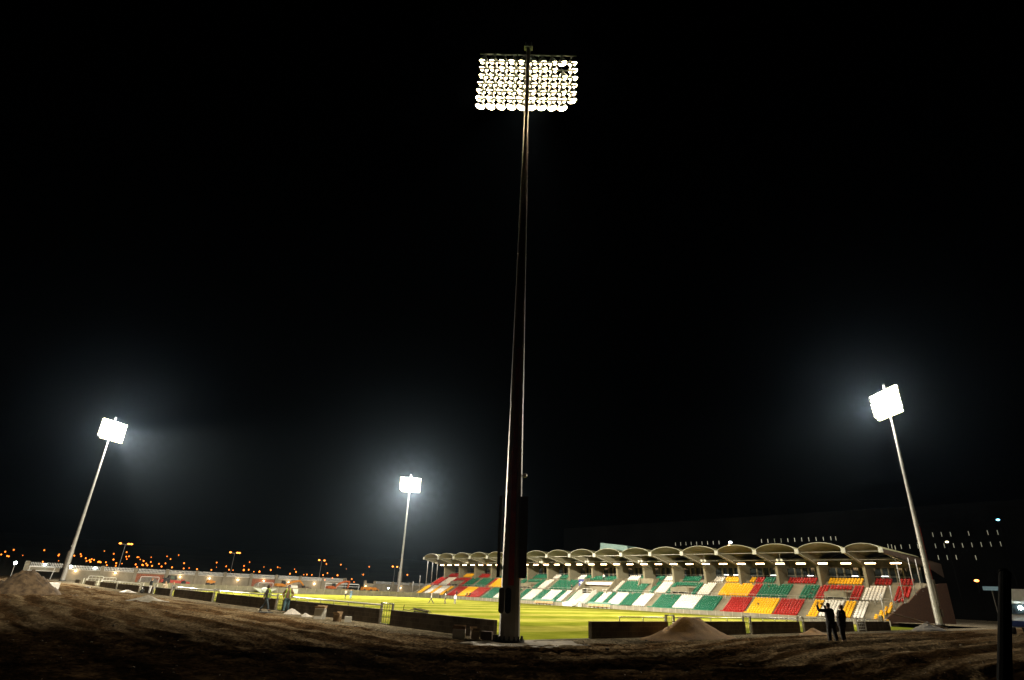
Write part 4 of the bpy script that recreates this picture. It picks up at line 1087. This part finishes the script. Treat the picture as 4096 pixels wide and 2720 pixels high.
# ------------------------------------------------------------------ building-site machines
org = pmat('orange_machine_paint', (.60, .22, .015), .45, var=.15)
redp = pmat('red_machine_paint', (.42, .03, .012), .45, var=.15)
oror = pmat('orange_red_machine_paint', (.45, .10, .02), .45, var=.15)
def excavator(x, y, z, col, label, boom, flip=1, cabw=.9):
    t = thing('excavator', label, 'excavator', (x, y, z), group='excavators behind the far end')
    m = MB()
    for dy in (-.8, .8):
        m.extr([(x-1.3, y+dy-.2, z), (x+1.3, y+dy-.2, z), (x+1.5, y+dy-.2, z+.25), (x+1.3, y+dy-.2, z+.5), (x-1.3, y+dy-.2, z+.5), (x-1.5, y+dy-.2, z+.25)], (0, .4, 0))
    m.build('tracks', rub, t)
    m = MB(); m.extr([(x-1.7*flip, y-.85, z+.6), (x+1.0*flip, y-.85, z+.6), (x+1.0*flip, y-.85, z+1.0), (x-.2*flip, y-.85, z+1.35), (x-1.6*flip, y-.85, z+1.3), (x-1.75*flip, y-.85, z+1.0)], (0, 1.7, 0)); m.cyl((x, y, z+.45), (x, y, z+.6), .5, n=10)
    m.build('body', col, t)
    m = MB(); m.extr([(x-.1*flip, y-.8, z+1.2), (x+.85*flip, y-.8, z+1.0), (x+.8*flip, y-.8, z+1.6), (x+.6*flip, y-.8, z+2.1), (x-.1*flip, y-.8, z+2.1)], (0, cabw, 0)); c = m.build('cab', dark_metal, t)
    m = MB(); m.extr([(x+.0*flip, y-.82, z+1.3), (x+.7*flip, y-.82, z+1.2), (x+.55*flip, y-.82, z+2.0), (x+.0*flip, y-.82, z+2.0)], (0, .015, 0)); m.build('window', glass, c)
    m = MB()
    for i in range(len(boom)-1):
        (x0, z0, w0), (x1, z1, w1) = boom[i], boom[i+1]
        dx, dz = x1-x0, z1-z0; L = hypot(dx, dz); nx_, nz_ = -dz/L, dx/L
        m.extr([(x0-nx_*w0, y-.18, z0-nz_*w0), (x1-nx_*w1, y-.18, z1-nz_*w1), (x1+nx_*w1, y-.18, z1+nz_*w1), (x0+nx_*w0, y-.18, z0+nz_*w0)], (0, .36, 0))
    b_ = m.build('boom', col, t)
    x0, z0, _ = boom[0]; x1, z1, _ = boom[1]
    m = MB(); m.cyl((x0+.3, y-.25, z0), ((x0+x1)/2, y-.25, (z0+z1)/2+.1), .06); m.build('hydraulic_ram', white_metal, b_)
    xe, ze, _ = boom[-1]; m = MB(); m.extr([(xe-.1, y-.4, ze+.1), (xe+.4, y-.4, ze), (xe+.3, y-.4, ze-.5), (xe-.3, y-.4, ze-.6), (xe-.45, y-.4, ze-.2)], (0, .8, 0)); m.build('bucket', dark_metal, t)
    return t
excavator(71.6, 176, .8, org, 'yellow orange excavator with low raised arm behind the brown-coated worker', [(72.0, 1.6, .25), (75.0, 2.75, .3), (76.8, 3.05, .25), (78.2, 1.8, .14)])
excavator(88.2, 178, .7, oror, 'orange red excavator with arched arm before the white tubular frame', [(89.2, 1.4, .28), (90.3, 2.7, .26), (92.2, 3.45, .22), (93.9, 3.5, .2), (93.4, 1.5, .16)])
t = thing('plant_trailer', 'low orange machine behind the end wall near the couple', 'machine', (99.5, 174, .8))
m = MB(); m.box((96.0, 173.5, 1.25), (102, 174.5, 1.6)); m.box((96.2, 173.4, 1.6), (98.4, 174.6, 2.15)); m.extr([(98.6, 173.4, 1.6), (101.5, 173.4, 1.6), (100.9, 173.4, 2.1), (99.0, 173.4, 2.1)], (0, 1.1, 0)); m.build('body', org, t)
for x_ in (96.9, 99.2, 101.3):
    m = MB(); m.cyl((x_, 173.3, 1.15), (x_, 174.7, 1.15), .38, n=12); m.build('wheel', rub, t)
t = thing('tractor', 'red tractor with dark cab behind the end wall, left', 'tractor', (43.4, 176, .8))
m = MB(); m.extr([(40.4, 175.3, 1.35), (47.2, 175.3, 1.05), (47.0, 175.3, 1.6), (44.6, 175.3, 1.85), (41.0, 175.3, 2.0), (40.4, 175.3, 1.9)], (0, 1.5, 0)); m.box((45.2, 175.4, 1.7), (45.8, 176.4, 2.1)); m.build('body', redp, t)
m = MB(); m.extr([(41.7, 175.3, 2.0), (44.0, 175.3, 1.9), (43.7, 175.3, 2.95), (42.0, 175.3, 3.0)], (0, 1.4, 0)); c = m.build('cab', dark_metal, t)
m = MB(); m.extr([(42.3, 175.25, 2.1), (43.3, 175.25, 2.05), (43.2, 175.25, 2.8), (42.4, 175.25, 2.85)], (0, .03, 0)); m.build('window', pmat('greenish_glass', (.10, .13, .10), .2), c)
for x_, r_ in ((41.6, .8), (45.6, .55)):
    m = MB(); m.cyl((x_, 175.1, .8+r_), (x_, 176.9, .8+r_), r_, n=14); m.build('wheel', rub, t)
t = thing('dumper', 'small orange yellow dumper by the boundary wall', 'dumper', (53.4, 180, .8))
m = MB(); m.extr([(52.6, 179.5, 1.5), (54.4, 179.5, 1.4), (54.7, 179.5, 2.0), (53.4, 179.5, 2.25), (52.5, 179.5, 2.1)], (0, 1.1, 0)); m.build('body', org, t)
for x_ in (52.9, 54.2):
    m = MB(); m.cyl((x_, 179.4, 1.2), (x_, 180.7, 1.2), .4, n=12); m.build('wheel', rub, t)
t = thing('plastic_tank', 'white caged tank standing at the end wall right of the workers', 'tank', (66.4, 156, .6))
m = MB(); m.box((66.0, 155.5, .8), (67.6, 156.3, 1.85)); m.build('body', white_paint, t)
m = MB(); m.box((66.3, 155.45, .78), (66.34, 156.35, 1.9)); m.box((66.9, 155.45, .78), (66.94, 156.35, 1.9)); m.build('cage', galv, t)
m = MB(); m.box((65.2, 152.45, .02), (66.5, 152.82, 1.1)); o = m.build('white_crate', white_paint); tag(o, 'pale crate on the turf against the far end wall right of the workers', 'crate')
t = thing('wheelbarrow_load', 'pale bundle with spread sheet before the far end wall, left of the workers', 'bundle', (57.0, 150.5, 0))
m = MB(); m.ball((57.3, 150.5, .65), .75, 8, 5, sc=(1.1, .8, .85)); m.extr([(54.4, 150.4, 1.15), (56.4, 150.4, .05), (58.4, 150.4, .02), (60.3, 150.4, 1.0), (58.4, 150.4, .9), (56.3, 150.4, .9)], (0, .25, 0)); m.build('sheeting', pmat('bluish_sheet', (.50, .55, .55), .6), t)
# track machine parts in the far spoil
t = thing('plank_stack', 'stack of yellow boards on the ground behind the end wall', 'boards', (84, 160, .7))
m = MB(); [m.box((82.5, 159.6+.1*k, .75+.12*k), (86, 160.4, .85+.12*k)) for k in range(5)]; m.build('boards', pmat('yellow_board', (.5, .3, .08), .7), t)

# ------------------------------------------------------------------ dark buildings behind the stand
bld = pmat('dark_building', (.003, .003, .003), .95, var=.3, scale=.1, spec=0)
def on_plane_x(X, sx, sy):
    v = RI*(sx-2048) + UP*(1360-sy) + F*fpx
    k = X / v.x; return v.y*k, ZC + v.z*k
bld.node_tree.nodes['Principled BSDF'].inputs['IOR'].default_value = 1.0
t = thing('office_block', 'huge unlit office block behind the stand with rows of thin lit window slits', 'building', (205, 60, 0))
m = MB(); m.box((205.2, -70, 0), (240, 190, 30.5)); m.build('walls', bld, t)
rows_ = []
def run(x0, y0, x1, y1, n, X=205):
    for k in range(n):
        u = k/max(1, n-1); rows_.append((x0+(x1-x0)*u, y0+(y1-y0)*u))
c2 = lambda x, y: (2350+x/2.951, 2100+y/2.951); c3 = lambda x, y: (3050+x/2.904, 2100+y/2.904); cg = lambda x, y: (3700+x/3.015, 2040+y/3.015)
for x, y in [(1037,225),(1098,223),(1160,220),(1222,218),(1287,216),(1350,213),(1416,211),(1483,209),(1551,206),(2053,188),(2128,187),(2206,184),(2284,182)]: rows_.append(c2(x, y))
for x, y in [(138,180),(215,178),(293,176),(372,172),(454,168),(536,165),(621,162),(705,159),(792,155),(850,155),(1610,252),(1710,249),(1805,247),(1457,245),(1500,250),(1540,262)]: rows_.append(c3(x, y))
for x, y in [(93,297),(197,292),(307,292),(525,280),(755,272),(875,270),(125,432),(232,430),(345,428),(452,425),(565,420),(678,415),(793,412),(912,408),(160,572),(267,572),(377,570),(613,575)]: rows_.append(cg(x, y))
for sx, sy in rows_:
    y, z = on_plane_x(205, sx, sy)
    w = .12; h = 1.2
    m = MB(); m.box((205.05, y-w/2*1.2, z-h/2), (205.19, y+w/2*1.2, z+h/2)); m.build('lit_window', win_lit, t)
t = thing('works_truck', 'white and blue works truck with a bright headlamp at the right edge', 'truck', (60.5, 9.2, gz(60, 9)))
zg = 1.2
m = MB(); m.extr([(60.0, 7.6, zg+.5), (60.0, 10.0, zg+.5), (60.0, 10.0, zg+2.3), (60.0, 7.6, zg+2.3)], (2.0, 0, 0)); m.box((62.1, 7.5, zg+.9), (67, 10.1, zg+3.2)); m.build('body', white_paint, t)
m = MB(); m.box((59.96, 7.8, zg+1.4), (59.995, 9.8, zg+2.1)); m.build('windscreen', glass, t)
for x_, y_ in ((60.8, 7.6), (65.5, 7.6), (60.8, 10.0), (65.5, 10.0)):
    m = MB(); m.cyl((x_, y_-.12, zg+.45), (x_, y_+.12, zg+.45), .45, n=14); m.build('wheel', rub, t)
m = MB(); m.box((59.9, 7.7, zg+.55), (59.99, 9.9, zg+.95)); m.build('bumper', pmat('blue_paint', (.03, .06, .22), .4), t)
m = MB(); m.ball((59.85, 9.05, zg+1.85), .14, 8, 5); m.build('headlight', bulk_white, t)
t = thing('lit_sign', 'dim bluish lit sign panel on the dark right side', 'sign', (90, 15.5, 0))
y0_, z1_ = on_plane_x(90, *cg(690, 920)); y1_, z0_ = on_plane_x(90, *cg(912, 972))
m = MB(); m.box((90, y1_, z0_), (90.08, y0_, z1_)); m.build('panel', pmat('bluish_panel', (.2, .3, .35), .4, emit=(.25, .45, .6), estr=.13), t)
m = MB(); m.cyl((90.2, (y0_+y1_)/2, 0), (90.2, (y0_+y1_)/2, z0_+.3), .08); m.build('post', dark_metal, t)
for (cx__, cy__), X, col, e_, r_, l in ((cg(622, 852), 150, (1, .25, .04), 6, .3, 'small orange red lamp low on the dark right side'), (cg(265, 385), 160, (.9, .8, .45), 5, .24, 'small yellowish lamp on the dark block above the stand end'), (cg(880, 118), 180, (.2, .7, 1), 5, .28, 'tiny blue lamp high on the dark right side'), ((2350+1680/2.951, 2100+258/2.951), 170, (1, .7, .4), 14, .7, 'warm white floodlamp over the roof of the stand'), ((2350+1685/2.951, 2100+205/2.951), 170, (.85, .95, 1), 5, .45, 'dim white lamp above the warm one over the stand roof'), ((2350+960/2.951, 2100+270/2.951), 170, (.75, .8, .3), 4, .4, 'greenish yellow lamp just over the stand roof')):
    y, z = on_plane_x(X, cx__, cy__)
    t = thing('distant_lamp', l, 'lamp', (X, y, z-1)); m = MB(); m.ball((X, y, z), r_, 8, 5, sc=(1, 1.4, .8)); m.build('globe', pmat('lampglow%d' % int(X*10+cx__), (.8, .8, .8), .3, emit=col, estr=e_), t)
    m = MB(); m.cyl((X+.1, y, 1), (X+.1, y, z), .05, n=5); m.build('post', pmat('black_rubberised', (.003, .003, .003), .95, spec=.1), t)

# ------------------------------------------------------------------ people
skin = pmat('skin', (.45, .26, .17), .6, var=.05)
def skinmesh(name, verts, edges, radii, mat, parent, root=0, sub=1):
    me = bpy.data.meshes.new(name); me.from_pydata([tuple(v) for v in verts], edges, []); me.materials.append(mat)
    o = bpy.data.objects.new(name, me); COL.objects.link(o)
    md = o.modifiers.new('skin', 'SKIN')
    md.use_smooth_shade = True
    for i, r in enumerate(radii):
        sv = me.skin_vertices[0].data[i]
        sv.radius = (r, r) if not isinstance(r, tuple) else r
        sv.use_root = (i == root)
    if sub:
        s = o.modifiers.new('sub', 'SUBSURF'); s.levels = sub; s.render_levels = sub
    o.parent = parent
    return o
def person(label, loc, heading, top, legs, hair=(.03, .02, .015), arms='down', stride=0.0, lean=0.0, vest=False, hood=None, stripe=False, shoe=(.03, .03, .03), s=1.0, group=None, longcoat=False, seated=False, near=False, spread=.0, headdown=0, skincol=None, bulk=1.0):
    """local frame: +Y is the way the person faces"""
    t = thing('person', label, 'person', loc, heading, group=group)
    t.scale = (s, s, s)
    V = Vector
    hip = .90 if not seated else .45
    pel = V((0, 0, hip+.04)); spi = V((0, lean*.3, hip+.26)); ch = V((0, lean*.7, hip+.46)); nk = V((0, lean*1.0, hip+.60)); hd = V((0, lean*1.15+.01+headdown*.04, hip+.74-headdown*.03)); tp = V((0, lean*1.2+headdown*.06, hip+.83-headdown*.04))
    def leg(sd):
        st = stride*sd
        hx = .095*sd
        if seated: return V((hx, 0, hip)), V((hx, .42, hip+.02)), V((hx*1.1, .45, .08)), V((hx*1.2, .60, .04))
        kx = hx + spread*sd*.5
        return V((hx, 0, hip)), V((kx, st*.45+.03, hip*.53)), V((hx+spread*sd, st*.95 - (.08 if st < 0 else 0), .09)), V((hx+spread*sd*1.1, st*.95+.14 - (.05 if st < 0 else 0), .035))
    L, Rr = leg(-1), leg(1)
    def arm(sd):
        sh = ch + V((.185*sd, 0, .07))
        if arms == 'down': return sh, sh + V((.07*sd, -.04 - .1*stride*sd, -.27)), sh + V((.08*sd, .05 - .25*stride*sd, -.51)), sh + V((.07*sd, .07-.28*stride*sd, -.60))
        if arms == 'pockets': return sh, sh + V((.16*sd, -.05, -.26)), sh + V((.06*sd, .10, -.46)), sh + V((.03*sd, .14, -.50))
        if arms == 'camera':
            if sd < 0: return sh, sh + V((-.22, .22, -.02)), sh + V((-.12, .36, .22)), sh + V((-.05, .38, .29))
            return sh, sh + V((.0, .25, -.03)), sh + V((-.12, .34, .22)), sh + V((-.16, .37, .30))
        if arms == 'front': return sh, sh + V((.06*sd, .03, -.26)), sh + V((-.04*sd, .22, -.30)), sh + V((-.09*sd, .28, -.28))
        if arms == 'swing': return sh, sh + V((.10*sd, -.10*sd, -.25)), sh + V((.14*sd, -.12*sd, -.49)), sh + V((.15*sd, -.10*sd, -.58))
    A1, A2 = arm(-1), arm(1)
    # one continuous body
    vs = [pel, spi, ch, nk, hd, tp]; es = [(0,1),(1,2),(2,3),(3,4),(4,5)]; rs = [.12, .105, .12, .052, (.085,.098), (.062,.07)]
    for A in (A1, A2):
        b0 = len(vs); vs += [A[0], A[1], A[2], A[3]]; es += [(2,b0),(b0,b0+1),(b0+1,b0+2),(b0+2,b0+3)]; rs += [.055, .042, .027, .03]
        d = (A[3]-A[2]).normalized(); sdv = d.orthogonal().normalized()
        if near:
            for k in range(4):
                b1 = len(vs); o_ = sdv*(.012*(k-1.5)*1.6); vs += [A[3]+d*.055+o_, A[3]+d*(.09-.008*abs(k-1.5))+o_+d.cross(sdv)*.02]; es += [(b0+3,b1),(b1,b1+1)]; rs += [.009, .008]
            b1 = len(vs); vs += [A[3]+sdv*.04, A[3]+sdv*.06+d*.03]; es += [(b0+3,b1),(b1,b1+1)]; rs += [.010, .009]
    for Lg in (L, Rr):
        b0 = len(vs); vs += [Lg[0], Lg[1], Lg[2], Lg[3]]; es += [(0,b0),(b0,b0+1),(b0+1,b0+2),(b0+2,b0+3)]; rs += [.085, .06, .04, .032]
    skinmesh('body', vs, es, rs, skincol or skin, t)
    # nose and ears sit on the head surface as part of the hair-free head piece
    # upper clothing
    tm = top if not isinstance(top, tuple) else pmat('cloth_%d_%d_%d' % tuple(int(c*999) for c in top), top, .85, var=.15, scale=6)
    lm = pmat('cloth_%d_%d_%d' % tuple(int(c*999) for c in legs), legs, .85, var=.15, scale=6)
    hem = V((0, lean*.05, hip-.02 - (.30 if longcoat else 0)))
    vs = [ch, spi, pel, hem, ch + V((0, 0, .10))]; es = [(0,1),(1,2),(2,3),(0,4)]; rs = [(.20,.14), (.185,.14), (.185,.145), (.18,.14), (.095,.085)]
    if longcoat: rs = [(.235,.17), (.25,.19), (.24,.19), (.21,.17), (.10,.09)]
    rs = [(a_*bulk, b_*bulk) for a_, b_ in rs]
    for A in (A1, A2):
        b0 = len(vs); vs += [A[0], A[1], A[2]]; es += [(0,b0),(b0,b0+1),(b0+1,b0+2)]; rs += [.078*bulk, .062*bulk, .048*bulk]
    skinmesh('jacket', vs, es, rs, tm, t)
    vs = [pel]; es = []; rs = [(.14,.115)]
    for Lg in (L, Rr):
        b0 = len(vs); vs += [Lg[0]-V((0,0,.03)), Lg[1], Lg[2]]; es += [(0,b0),(b0,b0+1),(b0+1,b0+2)]; rs += [.105*bulk, .082*bulk, .07*bulk]
    tr = skinmesh('trousers', vs, es, rs, lm, t)
    if stripe:
        m = MB(); Lg = L
        for i in range(2):
            p, q = Lg[i]+V((-.085,-.03,0)), Lg[i+1]+V((-.075,-.03,0)); m.cyl(p, q, .012, n=4)
        m.build('stripe', white_paint, tr, local=True)
    sm = pmat('shoe_%d_%d' % (int(shoe[0]*999), int(shoe[2]*999)), shoe, .5)
    for Lg in (L, Rr):
        a = Lg[2]; m = MB(); m.ball((a.x, a.y+.05, .045), .1, 8, 5, sc=(.5, 1.35, .5)); m.build('shoe', sm, t, smooth=True, local=True)
    hm = pmat('hair_%d_%d' % (int(hair[0]*999), int(hair[2]*999)), hair, .8, var=.2, scale=20)
    m = MB(); m.ball(hd + V((0, -.022, .03)), .108, 10, 7, sc=(.88, .98, .98)); m.build('hair', hm, t, smooth=True, local=True)
    m = MB(); m.ball(hd + V((0, .095, -.01)), .018, 6, 4); 
    for sd in (-1, 1): m.ball(hd + V((.088*sd, .0, -.005)), .024, 6, 4, sc=(.4, .8, 1.2))
    m.ball(hd + V((0, .045, -.035)), .068, 8, 5, sc=(.95, .75, 1)); m.build('face', skincol or skin, t, smooth=True, local=True)
    if hood:
        m = MB(); m.ball(hd + V((0, -.03, .01)), .128, 10, 7, sc=(.95, .98, 1.12)); m.build('hood', pmat('hood_dark', hood, .9), t, smooth=True, local=True)
    if vest:
        vm = pmat('hi_vis_yellow', (.42, .62, .04), .6, var=.1); m = MB()
        for sd in (-1, 1):
            m.tube([ch+V((.10*sd, -.10, .14)), ch+V((.10*sd, .05, .15)), ch+V((.115*sd, .145, .02)), spi+V((.15*sd, .145, 0)), pel+V((.165*sd, .13, -.02))], .036, n=6)
        m.tube([spi+V((-.19, 0, -.02)), pel+V((-.2, .02, -.1))], .05)
        vv = m.build('safety_vest', vm, t, local=True)
        m = MB(); [m.cyl(p_, q_, .044, n=6) for p_, q_ in ((spi+V((-.15, .145, .0)), spi+V((-.152, .145, .05))), (spi+V((.15, .145, .0)), spi+V((.152, .145, .05))))]; m.build('reflective_band', white_paint, vv, local=True)
    return t
def face_to(x, y, tx, ty): return atan2(ty-y, tx-x) - pi/2
# two workers by the gate
wx, wy = 18.3, 46.9
person('worker in dark hooded top and yellow vest striding left, head turned right', (wx, wy+.35, gz(wx, wy)), face_to(wx, wy, 30, 10)+.5, (.06, .05, .045), (.05, .07, .09), stride=.34, arms='swing', vest=True, hood=(.05, .03, .022), near=True, s=1.0, bulk=1.1)
person('worker in brown coat, yellow vest and blue jeans, hands in pockets', (18.75, 44.55, gz(18.7, 44.5)), face_to(18.7, 44.5, 0, 0)-.2, (.24, .15, .09), (.07, .14, .17), stride=.14, arms='pockets', vest=True, hair=(.10, .09, .11), near=True, s=1.06, bulk=1.2)
# two onlookers photographing on the bank
zb = gz_full(34.0, 13.0)
person('onlooker in black tracksuit with white stripe raising a camera', (34.05, 12.95, zb), face_to(34, 13, 58, 60), (.006, .006, .007), (.006, .006, .007), arms='camera', stripe=True, shoe=(.5, .5, .5), hair=(.04, .02, .01), near=True, s=1.07, spread=.12, bulk=1.25)
person('grey haired onlooker in long dark coat with red sleeve, standing right of the photographer', (35.3, 12.9, gz_full(35.3, 12.9)), face_to(35, 12.9, 50, 55)+.3, (.009, .006, .006), (.006, .006, .006), arms='front', hair=(.22, .16, .14), longcoat=True, near=True, s=1.04, bulk=1.18, headdown=1, lean=-.12)
t = thing('compact_camera', 'small camera held up by the onlooker in the tracksuit', 'camera', (34.2, 13.75, zb+1.72))
hx_ = Vector((24, 47, 0)).normalized(); cpos = Vector((34.05, 12.95, zb)) + hx_*.42 + Vector((-.05, 0, 1.82))
m = MB(); m.box((cpos.x-.07, cpos.y-.02, cpos.z-.04), (cpos.x+.07, cpos.y+.02, cpos.z+.04)); m.build('body', rub, t)
m = MB(); m.cyl((cpos.x, cpos.y+.02, cpos.z), (cpos.x, cpos.y+.05, cpos.z), .025); m.build('lens', rub, t)
# onlookers in the left distance
person('onlooker in black jacket and white trousers leaning by the wall', (19.1, 87.3, .6), face_to(19, 87, 50, 110)-.4, (.04, .045, .05), (.75, .75, .75), hair=(.25, .12, .05), s=1.02)
person('onlooker in long cream coat beside the one in white trousers', (20.4, 86.0, .15), face_to(20, 86, 50, 120), (.50, .42, .30), (.3, .26, .2), hair=(.35, .22, .12), longcoat=True, s=1.1)
person('seated man in dark jacket behind the white handrail', (20.6, 83.2, 0.25), face_to(20, 83, 60, 80), (.03, .035, .05), (.03, .03, .04), arms='front', hair=(.35, .2, .1), s=1.05)
# couple on the pitch
person('person in white top holding on to the one in blue on the pitch', (60.3, 115.3, 0), face_to(60, 115, 70, 80), (.75, .72, .68), (.05, .05, .06), arms='front', hair=(.03, .02, .02), stride=.1)
person('person in blue jacket and light blue jeans on the pitch', (60.9, 114.2, 0), face_to(60, 115, 40, 70), (.09, .14, .20), (.16, .30, .50), hair=(.02, .02, .02), stride=.1, s=1.04)
# trio on the pitch
person('walking person in grey top and dark trousers, left of three on the pitch', (69.4, 98.4, 0), face_to(69, 98, 40, 120), (.34, .32, .27), (.05, .04, .04), stride=.42, hair=(.4, .35, .3))
person('person in dark clothes and pale cap, middle of three on the pitch', (73.5, 99.5, 0), face_to(73, 99, 50, 130), (.10, .09, .08), (.08, .06, .05), stride=.12, hair=(.8, .8, .8))
person('person in white shirt and grey trousers, right of three on the pitch', (74.1, 97.1, 0), face_to(74, 97, 110, 110), (.78, .78, .76), (.20, .19, .19), stride=.06, hair=(.4, .35, .3))
# people about the stand
person('dark clad person seated low at the aisle near the far end of the stand', (112.3, 151.9, 1.1), pi/2, (.03, .02, .02), (.03, .02, .02), seated=True)
person('dark clad person standing in the front row between red and yellow seats', (112.0, 146.2, .62), pi/2, (.035, .02, .015), (.03, .02, .02))
person('dark clad person sitting at the front edge, left of a pair', (112.2, 141.6, .72), pi/2, (.03, .02, .02), (.03, .02, .02), seated=True)
person('dark clad person sitting at the front edge, right of a pair', (112.2, 140.2, .78), pi/2, (.05, .03, .02), (.03, .02, .02), seated=True)
person('person in black at the gangway left of the white tunnel, head high in the stand', (116.8, 105.3, 3.02), pi/2, (.012, .012, .012), (.05, .02, .015), arms='front', s=1.05)
person('person in white shirt standing among the green seats of the balcony', (120.6, 98.0, 6.05), pi/2, (.7, .72, .8), (.02, .02, .03), s=.9)

# ------------------------------------------------------------------ misty night air
m = MB(); m.box((-700, -260, -.9), (1250, 1750, 130))
haze = bpy.data.materials.new('night_haze'); haze.use_nodes = True
n = haze.node_tree; n.nodes.remove(n.nodes['Principled BSDF'])
pv = n.nodes.new('ShaderNodeVolumePrincipled'); pv.inputs['Color'].default_value = (.52, .74, 1, 1); pv.inputs['Density'].default_value = .000042; pv.inputs['Anisotropy'].default_value = .92
n.links.new(pv.outputs[0], n.nodes['Material Output'].inputs['Volume'])
hz = m.build('haze', haze); tag(hz, kind='stuff')
